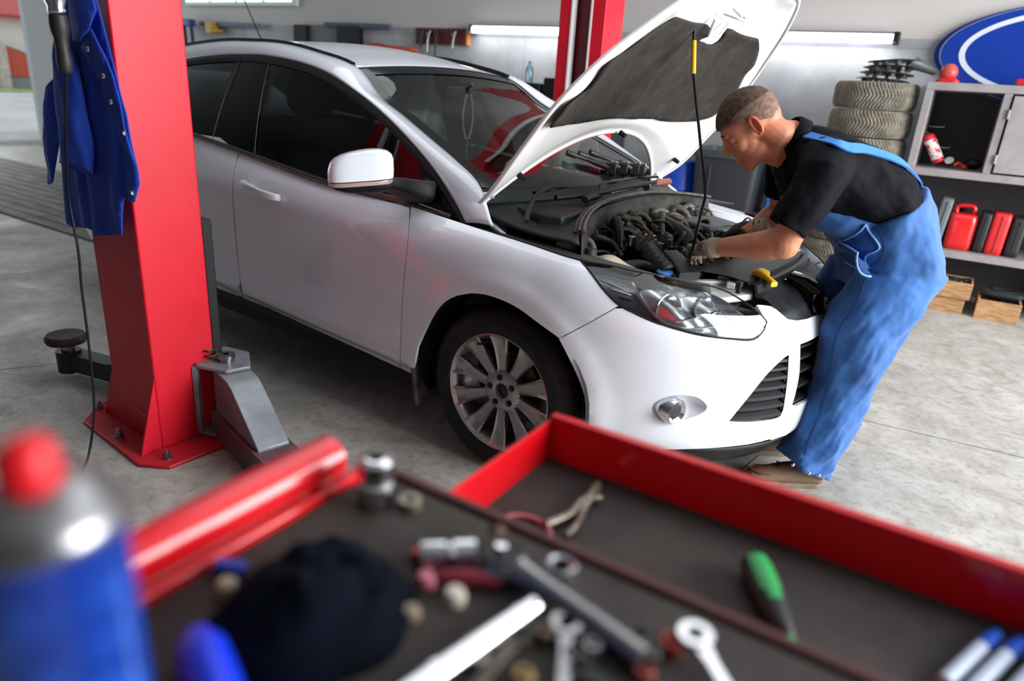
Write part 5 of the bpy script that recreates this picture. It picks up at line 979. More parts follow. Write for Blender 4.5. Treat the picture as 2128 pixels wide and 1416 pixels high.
# crates on the floor
WOOD = mat('crate_wood', 'b0895f', .7, col2='8c6742', nscale=9, stretch=(1, 1, 6), bump=.1, bscale=60)
def crate(label, a, d, z, w, dd, h):
    t = thing('wooden_crate', label, 'crate', W(a, d, z), WY, 'small wooden crates under the cabinet')
    for (x0, x1, y0, y1, nm) in ((-w/2, w/2, -dd/2, -dd/2+.014, 'front_board'), (-w/2, w/2, dd/2-.014, dd/2, 'back_board'), (-w/2, -w/2+.014, -dd/2+.014, dd/2-.014, 'side_board'), (w/2-.014, w/2, -dd/2+.014, dd/2-.014, 'side_board')):
        wp(MB().b2((x0, y0, 0), (x1, y1, h)), nm, WOOD, t, bevel=.002)
    wp(MB().b2((-w/2+.014, -dd/2+.014, .0), (w/2-.014, dd/2-.014, .012)), 'bottom_board', WOOD, t)
    return t
crate('lower wooden crate of the two stacked at the left under the cabinet', -.165, .50, .0, .22, .26, .115)
crate('upper wooden crate full of dark nuts, stacked on another crate', -.15, .515, .118, .235, .27, .12)
crate('wide wooden crate of dark bolts under the right of the cabinet', .155, .50, .0, .27, .30, .145)
NUT = mat('dark_nuts', '4a4a49', .4, .8)
def nuts(name, label, a, d, z, w, dd, n, seed):
    rnd = random.Random(seed); m = MB()
    for i in range(n):
        c = (rnd.uniform(-w/2, w/2), rnd.uniform(-dd/2, dd/2), rnd.uniform(0, .022)); m.lathe([(.006, -.005), (.012, -.005), (.012, .005), (.006, .005)], c, (rnd.uniform(-1, 1), rnd.uniform(-1, 1), rnd.uniform(.2, 1)), 6)
    o = m.obj(name, NUT, local=True, smooth=30, fixn=False); o.location = W(a, d, z); o.rotation_euler = (0, 0, WY); tag(o, label, 'nuts', kind='stuff')
nuts('loose_nuts', 'heap of dark metal nuts filling the upper wooden crate', -.15, .515, .205, .185, .22, 260, 3)
nuts('loose_bolts', 'heap of small dark bolts in the wide wooden crate', .155, .50, .10, .22, .24, 260, 4)
bn_ = MB().loft([rect_ring((0, 0, z), (1, 0, 0), (0, 1, 0), w, w*.8, .2) for z, w in ((0, .20), (.02, .25), (.045, .26))]); bn_.lathe([(.085, .046), (.07, .052), (.055, .040), (0, .030)], n=24); o = bn_.obj('drain_pan', mat('pan_green', '2c3330', .5), smooth=35, local=True); o.location = W(.17, .46, .150); o.rotation_euler = (0, 0, WY); tag(o, 'dark green drain pan resting on the wide wooden crate', 'pan')
# bins
bt = wobj('waste_bin', 'dark grey square plastic bin against the wall behind the mechanic', 'bin', -1.99, .33, 0)
BG = mat('bin_grey', '2c2f33', .5)
wp(MB().loft([rect_ring((0, 0, z), (1, 0, 0), (0, 1, 0), w, w*.92, .12) for z, w in ((.0, .44), (.02, .46), (.93, .56))]), 'body', BG, bt, smooth=35)
wp(MB().loft([rect_ring((0, 0, z), (1, 0, 0), (0, 1, 0), w, w*.94, .1) for z, w in ((.93, .58), (.99, .60), (.995, .58), (.96, .55))]), 'rim', mat('rim_grey', '3d4145', .5), bt, smooth=35)
wp(MB().b2((.22,-.12,.44),(.30,.12,.50)), 'hook', BG, bt); wp(MB().tube([(-.12, -.235, .35), (-.12, -.262, .85)], .006), 'rib', BG, bt)
bl = thing('blue_board', 'bright blue plastic board between the grey bin and the tyres', 'panel', W(-1.55, .3, 0), WY)
wp(MB().loft([rect_ring((0, 0, z), (1, 0, 0), (0, 1, 0), w, .30, .3) for z, w in ((.45, .05), (.48, .07), (.86, .09), (.89, .07))]), 'panel', mat('panel_blue', '1a6bc4', .4), bl, smooth=50); bl.location = W(-1.60, .33, 0)
o = MB().lathe([(0, 0), (.16, 0), (.17, .02), (.17, .30), (.178, .31), (.17, .33), (.17, .60), (.178, .61), (.17, .63), (.165, .84), (.15, .86), (0, .86)], n=36).obj('blue_barrel', mat('barrel_blue', '0c3a9c', .4), smooth=40, local=True); o.location = W(-2.45, .35, 0); tag(o, 'blue plastic barrel left of the dark grey bin', 'barrel')
# wall-hung tools
rp = wobj('hook_board', 'dark red hook board with tools hanging, left of the fluorescent tube', 'tool board', -5.45, 0, 1.85)
wp(MB().b2((-.37, -.03, -.085), (.33, 0, .08)), 'board', mat('board_red', '4a1a1c', .6), rp, bevel=.003); wp(MB().b2((.33, -.035, -.085), (.36, 0, .08)), 'edge_strip', mat('edge_orange', 'c98036', .6), rp)
for i, x in enumerate((-.27, -.17, -.06, .18)): wp(MB().tube(crs([(x-.02, -.05, .06-.03*(i % 2)), (x, -.06, 0), (x+.02, -.05, .05), (x, -.06, -.03), (x-.01, -.06, -.12-.05*(i % 3))], 4), .012, 8), 'hanging_tool', STEEL if i % 2 else DARKM, rp, smooth=50)
for a, w, h, x2, nm in ((-7.42, .95, .5, 0, 'left'), ):
    t = wobj('socket_case', 'open black socket case hung on the wall behind the car roof', 'case', -7.22, .0, 1.70)
    for x0, x1 in ((-.52, -.28), (.22, .60)): wp(MB().b2((x0, -.09, -.35), (x1, -.02, .23)), 'case_half', mat('case_black', '0a0b0c', .6, spec=.3), t, bevel=.01)
    wp(MB().b2((-.28, -.05, -.35), (.22, -.02, .23)), 'tray', mat('tray_grey', '5b6063', .6), t)
    for k in range(5): wp(MB().cyl((-.35+.2*k, -.10, -.14), (-.35+.2*k, -.10, -.06), .03, n=12), 'socket', STEEL, t, smooth=40)
tag(MB().tube([W(-7.2, .06, 1.935), W(-6.17, .06, 1.925)], .03, 8).obj('wall_rail', mat('rail_blue', '4b5568', .5), smooth=40), 'blue grey rail on the wall right of the black socket case', 'rail')
tag(MB().tube([W(-9.6, .06, 1.92), W(-8.35, .06, 1.905)], .028, 8).obj('wall_rail', mat('rail_light', '66728c', .5), smooth=40), 'blue grey rail on the wall next to the yellow clamp', 'rail')
tag(MB().box(W(-9.33, .10, 1.87), (.14, .10, .15), WY).box(W(-9.2, .1, 1.83), (.12, .08, .03), WY).obj('yellow_clamp', mat('clamp_yellow', 'b38a10', .5), bevel=.008), 'yellow clamp hung on the wall rail beside the red column', 'clamp')
t = wobj('blue_vice', 'blue clamp with dark hanging straps on the wall beside the near red column', 'clamp', -9.82, .15, 1.9)
wp(MB().b2((-.2, -.08, -.03), (.2, .02, .06)), 'clamp_bar', mat('clamp_blue', '1f3d74', .5), t, bevel=.01)
for x in (-.15, .0, .16): wp(MB().tube(crs([(x, -.03, 0), (x+.03, -.04, -.2), (x, -.03, -.45)], 4), .025, 6), 'strap', mat('strap_dark', '23304a', .7), t, smooth=60)
tag(MB().loft([rect_ring(W(a, .2, 1.69), (0, 0, 1), (0, 1, 0), h, .12, .3) for a, h in ((-6.36, .02), (-6.33, .10), (-6.2, .11), (-6.1, .07), (-5.75, .05), (-5.7, .02))]).obj('orange_case', mat('orange_plastic', 'b8441e', .5), smooth=40), 'low orange case behind the car roof on the wall side', 'case')
# tool cupboard, black boxes and bottle
tc_ = wobj('tool_cupboard', 'dark tool cupboard behind the car, mostly hidden by it', 'cupboard', -3.75, .05, 0); wp(MB().b2((-.6, -.55, 0), (.6, 0, 1.28)), 'carcass', mat('cupboard_dark', '2b2e33', .5), tc_, bevel=.01); wp(MB().b2((-.58, -.565, .05), (-.01, -.55, 1.24)), 'door', mat('cupboard_dark'), tc_, bevel=.004); wp(MB().b2((.01, -.565, .05), (.58, -.55, 1.24)), 'door', mat('cupboard_dark'), tc_, bevel=.004)
for a, w, h, lb in ((-4.02, .30, .145, 'low black box under the water bottle on the cupboard'), (-3.70, .26, .20, 'taller black box beside the water bottle on the cupboard')):
    o = MB().b2((-w/2, -.15, 0), (w/2, .15, h)).obj('black_box', mat('case_black'), bevel=.012, local=True); o.location = W(a, .40, 1.281); o.rotation_euler = (0, 0, WY); tag(o, lb, 'box', 'black boxes on the cupboard')
wb = thing('water_bottle', 'clear blue-tinted plastic water bottle standing on a black box', 'bottle', W(-4.08, .40, 1.427), 0)
MB().lathe([(0, 0), (.036, 0), (.040, .01), (.038, .05), (.040, .08), (.040, .12), (.030, .145), (.013, .165), (.013, .178)], W(-4.08, .40, 1.427), n=24).obj('bottle_body', tmat('bottle_plastic', (.62, .80, .88), .15), wb, smooth=50)
MB().cyl(W(-4.08, .40, 1.604), W(-4.08, .40, 1.622), .016, n=16).obj('cap', mat('cap_teal', '2a5f7c', .4), wb)
tag(MB().tube(crs([W(-3.45, .02, 1.88), W(-3.53, .03, 1.72), W(-3.52, .03, 1.58), W(-3.42, .03, 1.45)], 6), .008, 8).obj('wall_cable', mat('cable_grey', '4e5560', .5), smooth=60), 'thin grey cable looping down the wall left of the far red column', 'cable')
# ------------------------------------------------------------ outside the gate
hs2 = thing('house', 'white house with a red roof seen through the open gateway', 'house', (-34, 9, 0))
MB().b2((-44, 2, -.02), (-32.5, 24, 2.75)).obj('wall', mat('house_wall', 'd9d0c6', .8), hs2)
MB().grid(lambda a, b: (lerp(-32.0, -38, a), lerp(1, 25, b), lerp(2.66, 6.5, a)), 2, 2).obj('roof', mat('roof_red', 'b8524a', .7), hs2, solid=.15)
gt = thing('garden_gate', 'orange red boarded garden gate in front of the white house', 'gate', (-32.2, 9.5, 0))
def gfn(y): return 1.58-.55*((y-9.0)/1.4)**1.4
for k in range(10): MB().b2((-32.26, 9.0+.14*k, .47), (-32.22, 9.12+.14*k, gfn(9.06+.14*k))).obj('board', mat('gate_orange', 'c4563e', .7), gt)
MB().tube([(-32.2, 8.95+.14*k, gfn(9+.14*k)+.04 if k else 1.66) for k in range(11)], .05, 8).obj('top_rail', mat('frame_white'), gt); MB().b2((-32.28, 9.0, .02), (-32.20, 10.4, .42)).obj('mesh_panel', mat('mesh_grey', '8d8f8c', .7, col2='6c706c', nscale=60), gt)
tag(MB().b2((-32.4, 8.55, -.02), (-31.95, 8.92, 1.72)).obj('stone_pillar', mat('stone', 'c7bdb0', .85, col2='a59b8f', nscale=9, bump=.4, bscale=6), bevel=.03), 'pale stone pillar left of the orange garden gate', 'pillar')
tag(MB().b2((-31.6, 2, -.02), (-29.6, 9.9, .03)).obj('grass_strip', mat('grass', '7d9a55', .9, col2='a8b880', nscale=4)), 'strip of green grass before the white house', 'grass', kind='stuff')
# ------------------------------------------------------------ tool trolley in the foreground
TR0 = Vector((.832, -2.228, 0)); TA = .075
def TL(x, y, z): v = Matrix.Rotation(TA, 3, 'Z') @ Vector((x, y, 0)); return (TR0.x+v.x, TR0.y+v.y, z)
TRO = thing('tool_trolley', 'red tool trolley in the foreground with a dark matted tray and an open drawer', 'tool trolley', TR0, TA)
TRO.location = TR0
REDG = mat('trolley_red', 'c40a18', .25, coat=.4)
MAT_ = mat('oily_mat', '3a3430', .75, col2='241f1d', nscale=4, bump=.1, bscale=90)
DRM = mat('drawer_liner', '3b3432', .8, col2='2a2524', nscale=5, bump=.15, bscale=50)
tp = lambda mb, name, m, par=None, **k: mb.obj(name, m, par or TRO, local=True, **k)
tp(MB().b2((.0, -.47, .14), (.90, -.005, .925)), 'body', REDG, bevel=.006)
tp(MB().b2((.012, -.458, .925), (.888, -.017, .947)), 'tray_mat', MAT_, bevel=.004)
tp(MB().b2((-.004, -.474, .92), (.012, .0, .956)), 'tray_rim', REDG, bevel=.003)
tp(MB().b2((.888, -.474, .92), (.904, .0, .956)), 'tray_rim', REDG, bevel=.003)
rimf = MB().prism([(.0, -.012), (.03, .002), (.10, .0), (.904, .0), (.904, -.012), (.03, -.012)], .92, .950); tp(rimf, 'tray_rim', mat('rim_dull', '4a1a1e', .5), bevel=.002)
tp(MB().tube([(-.022, -.055, .973), (-.022, -.43, .973)], .0255, 28), 'push_handle', REDG, smooth=40)
for y in (-.09, -.39): tp(MB().tube([(-.022, y, .965), (-.012, y, .95), (.0, y, .93)], .008), 'handle_bracket', REDG)
for x in (.05, .85):
    for y in (-.42, -.05): 
        w = tp(MB().lathe([(.0, -.015), (.05, -.015), (.055, -.008), (.055, .008), (.05, .015), (0, .015)], (x, y, .056), (1, 0, 0), 28), 'caster', RUBBER, smooth=40)
        tp(MB().b2((x-.022, y-.02, .06), (x+.022, y+.02, .14)), 'fork', DARKM, w)
# drawers: closed fronts and the open one
for k in range(3): tp(MB().b2((.02, -.006, .18+.2*k), (.88, .012, .365+.2*k)), 'drawer_front', REDG, bevel=.004)
zr, zb = .887, .818; x0, x1, y1 = .058, .86, .352
dr_ = tp(MB().b2((x0, -.40, zb-.006), (x1, y1, zb)), 'drawer', DRM)
tp(MB().b2((x0-.004, y1-.004, zb-.02), (x1+.01, y1+.014, zr+.008)), 'drawer_front', REDG, dr_, bevel=.003)
tp(MB().b2((x0-.006, -.40, zb-.01), (x0, y1, zr)), 'drawer_side', REDG, dr_, bevel=.001)
tp(MB().b2((x1, -.40, zb-.01), (x1+.006, y1, zr)), 'drawer_side', REDG, dr_, bevel=.001)
for y in (.27, .10): tp(MB().ell((x0-.007, y, zr-.028), (.003, .0045, .0045), 10, 6), 'rivet', STEEL, dr_, smooth=60)
def on(x, y, z=.9475): return Vector((x, y, z))
def item(name, label, cat, mb, m, smooth=40, group=None, **k): return tag(mb.obj(name, m, smooth=smooth, **k), label, cat, group)
# spray can
SPC = Vector((1.062, -2.655, .9475))
sc_ = thing('spray_can', 'tall blue spray can with a red cap at the near left of the tray', 'spray can', SPC)
MB().lathe([(0, 0), (.034, .0), (.0375, .006), (.0365, .012), (.0365, .238), (.0365, .243)], SPC, n=48).obj('can_body', mat('can_blue', '0b2f86', .25, .1, coat=.5, col2='1c55b8', nscale=18, lo=.45, hi=.6), sc_, smooth=50)
MB().lathe([(.0375, .240), (.0380, .245), (.036, .249), (.031, .255), (.023, .261), (.0165, .263), (0, .264)], SPC, n=48).obj('shoulder', STEEL, sc_, smooth=50)
MB().lathe([(.0130, .263), (.0130, .277), (.0105, .283), (.005, .286), (0, .286)], SPC, n=32).obj('cap', mat('cap_red', 'c8101c', .4), sc_, smooth=50)
# sockets
s1 = MB().lathe([(0.0085, 0.0575), (0.0146, 0.0575), (0.0201, 0.054), (0.0201, 0.0368), (0.0165, 0.0333), (0.0165, 0.0299), (0.0201, 0.0264), (0.0201, 0.0023), (0.0183, 0.0), (0.0, 0.0)], (.897, -2.290, .9475), n=32); s1.lathe([(0.0085, 0.0581), (0.0079, 0.0345), (0.0, 0.0345)], (.897, -2.290, .9475), n=6)
item('double_socket', 'upright two-step chrome socket in the far left corner of the tray', 'socket', s1, CHROME)
item('steel_nut', 'small dull steel nut standing right of the upright chrome socket', 'nut', MB().lathe([(.006, 0), (.0125, 0), (.013, .008), (.0125, .012), (.006, .012), (.006, 0)], (.932, -2.272, .9475), n=24), mat('dull_brass', '8c8474', .4, .9))
a_ = Vector((1.012, -2.334, .960)); b_ = Vector((1.045, -2.300, .960)); d_ = (b_-a_)
item('long_socket', 'bright chrome socket lying on its side in the middle of the tray', 'socket', MB().lathe([(.007, -.004), (.0135, -.004), (.0145, .0), (.0145, .021), (.0115, .023), (.0115, .026), (.015, .028), (.015, .050), (.009, .051)], a_, d_, 28), CHROME)
item('brown_bolt', 'small rusty brown bolt beside the ratchet head', 'bolt', MB().cyl((1.052, -2.282, .953), (1.045, -2.262, .962), .006, n=8).cyl((1.045, -2.262, .962), (1.043, -2.257, .965), .010, n=6), mat('rust', '5a3f2c', .8))
rw_ = thing('ratchet', 'chrome ratchet with a black round head lying across the tray', 'ratchet', (1.074, -2.292, .9475))
hp = [(1.074, -2.292, .962), (1.10, -2.294, .962), (1.135, -2.296, .962), (1.19, -2.302, .961), (1.24, -2.312, .960)]
MB().lathe([(0, -.012), (.020, -.012), (.024, -.006), (.024, .008), (.020, .012), (0, .012)], (1.074, -2.292, .962), n=32).obj('head', mat('head_black', '141415', .35, .4), rw_, smooth=40)
MB().tube(hp[1:], [.014, .0098, .0088, .012], 14).obj('handle', STEEL, rw_, smooth=50); MB().lathe([(.0245, -.010), (.0275, -.006), (.0275, .004), (.0225, .010)], (1.074, -2.292, .962), n=32).obj('head_ring', STEEL, rw_, smooth=40)
MB().lathe([(0, .012), (.006, .012), (.006, .018), (0, .019)], (1.074, -2.292, .962), n=16).obj('selector', CHROME, rw_, smooth=40)
def ring_sock(c, r, h, name, label, m=CHROME, ax=(0, 0, 1), cat='socket'): return item(name, label, cat, MB().lathe([(r*.55, 0), (r, 0), (r, h), (r*.85, h+.002), (r*.6, h), (r*.55, h*.3), (r*.55, 0)], c, ax, 30), m)
ring_sock((1.125, -2.262, .9475), .0155, .018, 'ring_socket', 'wide chrome ring socket standing beyond the ratchet handle')
item('extension_bar', 'long bright chrome extension bar lying towards the camera', 'bar', MB().tube([(1.132, -2.318, .956), (1.126, -2.36, .956), (1.117, -2.43, .956), (1.108, -2.50, .956), (1.106, -2.515, .956)], [.0105, .0105, .0105, .0105, .013], 16), CHROME)
random.seed(5)
bits = [('pink_cap', 'small pink plastic cap left of the ratchet', 'cap', (1.033, -2.352), .0095, 'c06a7c'), ('red_chip', 'small red plastic chip on the tray above the blue cloth', 'chip', (.999, -2.330), .007, 'b42a26'), ('white_cap', 'small cream white cap lying beside the extension bar', 'cap', (1.068, -2.352), .010, 'c9bfae'), ('beige_fitting', 'small beige cap on the tray between the cloth and the extension bar', 'cap', (1.052, -2.392), .008, '8a7c68')]
for nm, lb, ct, (x, y), r, c in bits: item(nm, lb, ct, MB().lathe([(0, .0), (r, .0), (r*1.05, r*.6), (r*.8, r*1.3), (0, r*1.4)], (x, y, .9476), n=16), mat('p_'+c, c, .5))
item('red_screwdriver_grip', 'dark red plastic grip lying under the ratchet', 'grip', MB().tube([(1.04, -2.345, .957), (1.062, -2.328, .958), (1.09, -2.312, .957)], [.006, .0085, .006], 12), mat('grip_red', '7a2030', .5))
# spanners and odd parts at the near side
def spanner(label, p, q, r, m=STEEL):
    p = Vector(p); q = Vector(q); d = (q-p).normalized(); t = thing('spanner', label, 'spanner', p, 0, None)
    MB().lathe([(r*.55, -.004), (r, -.004), (r, .004), (r*.55, .004), (r*.55, -.004)], p, (0, 0, 1), 26).obj('ring_end', m, t, smooth=40)
    s = Vector((-d.y, d.x, 0)); MB().loft([[tuple(c+s*w+Vector((0, 0, .003))), tuple(c-s*w+Vector((0, 0, .003))), tuple(c-s*w*.8-Vector((0, 0, .003))), tuple(c+s*w*.8-Vector((0, 0, .003)))] for c, w in ((p+d*r*.9, .008), (p+d*(r+.015), .0055), (q-d*.02, .0055), (q, .009))]).obj('shank', m, t, bevel=.0015); return t
spanner('ring spanner with a bright end lying at the near right of the tray', (1.262, -2.262, .962), (1.345, -2.33, .954), .015, CHROME)
spanner('dull ring spanner half under other tools near the middle front', (1.167, -2.318, .956), (1.215, -2.40, .954), .014)
spanner('short dark spanner lying near the camera edge of the tray', (1.20, -2.350, .954), (1.29, -2.36, .953), .012, DARKM)
spanner('open spanner lying flat beside the extension bar', (1.140, -2.352, .953), (1.150, -2.44, .952), .012, GRIME)
junk = [('socket_stub', 'black round socket beside the ring spanner', (1.235, -2.300), .013, '101010'), ('black_joint', 'black impact joint under the ring spanner', (1.222, -2.286), .011, '17181a'), ('rusty_ring', 'rust red ring beside the ratchet handle end', (1.247, -2.276), .011, '8a3a2c'), ('steel_bush', 'small steel bush near the front of the tray', (1.196, -2.322), .009, '8d8d8f'), ('blue_bit', 'small dark blue bit beside the ratchet handle', (1.210, -2.300), .007, '2b4a6a'), ('brass_nut', 'small brass coloured nut at the near tray edge', (1.17, -2.385), .009, '8a744c'), ('dark_washer', 'flat dark washer alone on the right of the tray', (1.40, -2.225), .010, '1b1b1c'), ('round_fitting', 'round steel cap at the near right of the tray', (1.355, -2.288), .010, 'a2a4a6'), ('black_plug', 'black plug between the spanners at the front', (1.19, -2.342), .010, '0e0e0f'), ('red_plug', 'dull red plug in front of the black knob', (1.243, -2.318), .009, '8a4038'), ('rusty_bush', 'rusty bush left of the dull spanner', (1.155, -2.335), .010, '5b4636'), ('grey_plug', 'grey plug at the front of the tray', (1.13, -2.395), .009, '6c6a66')]
for nm, lb, (x, y), r, c in junk:
    item(nm, lb, 'small part', MB().lathe([(r*.5, 0), (r, 0), (r, r*.9), (r*.85, r*1.1), (r*.5, r*1.1), (r*.45, r*.3), (0, r*.3)], (x, y, .9476), n=20), mat('j_'+c, c, .4, .6 if c[0] in '89a' else 0), group=None)
# folded blue cloth, blue glove, clip
def lump(c, rx, ry, h, seed, n=44, wr=.35):
    def f(a, b):
        th = 2*pi*b; r = a; x = r*cos(th); y = r*sin(th); q = noise.noise(Vector((x*2.2+seed, y*2.2, 0)))*.5+noise.noise(Vector((x*5+seed, y*5, 2)))*.25
        z = h*max(0, (1-r**3))*(1+wr*q*1.6); k = 1+.18*noise.noise(Vector((cos(th)*1.5+seed, sin(th)*1.5, 5)))
        return (c[0]+rx*x*k, c[1]+ry*y*k, c[2]+max(z, .001))
    return MB().grid(f, n//2, n)
CL = mat('navy_cloth', '04070f', .95, col2='060b18', nscale=20, spec=.1)
item('navy_cloth', 'crumpled navy blue cloth heaped on the tray beside the spray can', 'cloth', lump((.985, -2.445, .9478), .082, .098, .048, 3.1, wr=.5), CL, 80)
gl = MB().tube(crs([(1.055, -2.575, .967), (1.02, -2.558, .970), (.985, -2.546, .970), (.955, -2.535, .965)], 6), [.012]*3+[.020]*12+[.014]*4, 16); item('blue_bottle', 'bright blue plastic squeeze bottle lying below the navy cloth', 'bottle', gl, mat('bottle_blue', '0a2fc8', .4), 60)
item('blue_clip', 'small blue clip at the left edge of the tray near the push handle', 'clip', MB().box((.885, -2.462, .955), (.030, .014, .012), .5), mat('clip_blue', '1c3fae', .45), bevel=.003)
item('cream_cap', 'small cream cap next to the blue clip on the tray', 'cap', MB().lathe([(0, 0), (.009, 0), (.009, .011), (.006, .014), (0, .014)], (.905, -2.478, .9476), n=20), mat('cream', 'b8a890', .5))
# in the drawer
sd = thing('screwdriver', 'screwdriver with a green and black handle lying in the open drawer', 'screwdriver', (1.235, -1.955, zb))
pa, pb = Vector((1.226, -1.945, zb+.022)), Vector((1.312, -2.060, zb+.012)); d_ = pb-pa; L_ = d_.length
MB().lathe([(0, 0), (.012, .001), (.0185, .010), (.021, .03), (.019, .07), (.0135, .105), (.009, L_-.01), (0, L_)], pa, d_, 28).obj('handle', mat('grip_black', '1b1c1d', .5), sd, smooth=50)
gm_ = MB().lathe([(.0125, .0005), (.019, .010), (.0215, .03), (.0198, .07), (.0175, .085)], pa, d_, 28); q_ = Vector((0, 0, 1)).rotation_difference(d_.normalized())
keep = [f for f in gm_.f if sum((Vector(gm_.v[i])-pa).z for i in f)/4-(d_.normalized().z*(sum((Vector(gm_.v[i])-pa).dot(d_.normalized()) for i in f)/4)) > .016]; gm_.f = keep
gm_.obj('green_grip', mat('grip_green', '1f9a4c', .4), sd, smooth=50)
MB().lathe([(.0095, L_-.02), (.0092, L_-.001), (0, L_+.001)], pa, d_, 20).obj('green_tip', mat('grip_green'), sd, smooth=50)
MB().cyl(pb, pb+d_.normalized()*.08, .003, n=10).obj('shaft', STEEL, sd, smooth=40)
pl = thing('pliers', 'worn steel pliers lying near the left end of the open drawer', 'pliers', (.98, -1.98, zb))
MB().tube(crs([(.975, -1.905, zb+.010), (.985, -1.94, zb+.013), (.99, -1.97, zb+.012), (1.004, -2.01, zb+.008), (1.008, -2.05, zb+.008)], 5), [.005, .006, .0075, .009, .010, .010, .0095, .009, .009, .008, .0075, .007, .0065, .006, .0055, .005, .005, .005, .005, .005, .005], 12).obj('jaw', mat('old_steel', '8f877b', .4, .8, col2='5c5349', nscale=40), pl, smooth=50)
MB().tube(crs([(.995, -1.935, zb+.008), (.985, -1.965, zb+.014), (.985, -2.0, zb+.008), (.972, -2.045, zb+.007)], 5), .0065, 12).obj('handle', mat('old_steel'), pl, smooth=50)
item('red_cable', 'loop of dull red cable in the drawer beside the pliers', 'cable', MB().tube([(.955+.040*cos(a), -2.075+.035*sin(a), zb+.004) for a in [pi*.0+i*pi*1.9/30 for i in range(31)]], .0035, 8), mat('cable_red', 'a8606a', .5))
for i, (x, y) in enumerate(((1.482, -1.905), (1.506, -1.90), (1.53, -1.912))):
    pk = thing('marker_pen', ('leftmost', 'middle', 'rightmost')[i]+' of the white pens with blue caps in the far right of the drawer', 'pen', (x, y, zb), 0, 'marker pens in the drawer')
    MB().tube([(x, y, zb+.009), (x-.028, y-.09, zb+.009)], .008, 14).obj('barrel', mat('pen_white', 'b9c6dc', .35), pk, smooth=40); MB().tube([(x+.012, y+.035, zb+.0095), (x, y, zb+.0095)], [.007, .009], 14).obj('cap', mat('pen_blue', '1550c0', .35), pk, smooth=40)
# ------------------------------------------------------------ the mechanic
PF = Vector((-.8, -.6, 0)); PL = Vector((.6, -.8, 0)); PM = Vector((.823, -.074, 0))
def PW(f, l, z): return PM+PF*f+PL*l+Vector((0, 0, z))
MAN = thing('person', 'man in black polo shirt and blue overalls bending over the open engine bay', 'person', PM)
def remesh(o, vs, sm=4, disp=None):
    m = o.modifiers.new('r', 'REMESH'); m.mode = 'VOXEL'; m.voxel_size = vs; m.use_smooth_shade = True
    s = o.modifiers.new('s', 'SMOOTH'); s.iterations = sm; s.factor = .5
    if disp:
        for i, (sc, st) in enumerate(disp):
            t = bpy.data.textures.new('wrinkle%d' % i, 'CLOUDS'); t.noise_scale = sc; t.noise_depth = 1
            d = o.modifiers.new('d', 'DISPLACE'); d.texture = t; d.strength = st; d.mid_level = .5; d.texture_coords = 'GLOBAL'
def ringp(c, u, w, a, b, n=28, e=.9, fold=0, ph=0, amp=.006):
    out = []
    for j in range(n):
        t = 2*pi*j/n; ca, sa = cos(t), sin(t)
        k = 1+(fold and (amp/.12)*(sin(5*t+ph)+.6*sin(9*t-ph*1.7)))
        out.append(tuple(c+u*(a*k*abs(ca)**e*(1 if ca > 0 else -1))+w*(b*k*abs(sa)**e*(1 if sa > 0 else -1))))
    return out
def secring(rear, front, l, b, n=36, k=1., fold=0, ph=0, e=.9, amp=.006):
    r = PW(rear[0], l, rear[1]); f = PW(front[0], l, front[1]); c = (r+f)/2; u = (r-c); return ringp(c, u.normalized(), PL, u.length*k, b, n, e, fold, ph, amp)
# skin: head, neck, arms and trunk in one surface
SKIN = mat('skin', 'c98a6b', .5, col2='b06a50', nscale=7, lo=.4, hi=.75, spec=.35, bump=.04, bscale=160)
SKIN.node_tree.nodes['Principled BSDF'].inputs['Subsurface Weight'].default_value = .12; SKIN.node_tree.nodes['Principled BSDF'].inputs['Subsurface Radius'].default_value = (.012, .005, .003)
HCc = PW(.327, .0, 1.322); HAZ = Vector((-.93, -.37, 0)).normalized(); HLF = Vector((.37, -.93, 0)).normalized(); HP = radians(44)
def HWp(x, y, z):
    x2 = x*cos(HP)+z*sin(HP); z2 = -x*sin(HP)+z*cos(HP); return HCc+HAZ*x2+HLF*y+Vector((0, 0, z2))
HR = Matrix((HAZ*cos(HP)-Vector((0, 0, sin(HP))), HLF, HAZ*sin(HP)+Vector((0, 0, cos(HP))))).transposed()
sk = MB()
def he(c, r, tilt=0):
    R_ = HR if not tilt else HR @ Matrix.Rotation(tilt, 3, 'Y'); sk.ell(HWp(*c), r, 24, 16, R_)
he((-.010, 0, .018), (.096, .076, .090)); he((.030, 0, .010), (.066, .066, .072)); he((-.045, 0, -.005), (.062, .062, .068))
he((.040, 0, -.055), (.050, .054, .062)); he((.028, 0, -.085), (.056, .050, .040), .35); he((.076, 0, -.119), (.024, .026, .018)); he((.055, 0, -.100), (.040, .036, .032))
he((.082, 0, .017), (.017, .050, .015)); he((.060, .036, -.038), (.026, .024, .026)); he((.060, -.036, -.038), (.026, .024, .026)); he((.066, 0, -.045), (.032, .045, .040))
sk.tube([HWp(.088, 0, .010), HWp(.098, 0, -.010), HWp(.112, 0, -.028), HWp(.118, 0, -.040)], [.010, .011, .0125, .013], 12); he((.100, .011, -.043), (.012, .008, .008)); he((.100, -.011, -.043), (.012, .008, .008))
he((.086, 0, -.062), (.014, .028, .014)); he((.099, 0, -.069), (.010, .022, .0060)); he((.096, 0, -.083), (.010, .020, .0065)); he((.082, 0, -.098), (.012, .022, .012))
for s in (1, -1): he((.073, s*.034, -.006), (.015, .018, .013))
sk.tube([HWp(-.03, 0, -.03), HWp(-.045, 0, -.09), PW(.20, 0, 1.29), PW(.155, 0, 1.235), PW(.05, 0, 1.18)], [.060, .058, .064, .075, .09], 20)
sk.tube([HWp(.02, 0, -.095), HWp(-.01, 0, -.12), PW(.215, 0, 1.235)], [.040, .045, .05], 16)
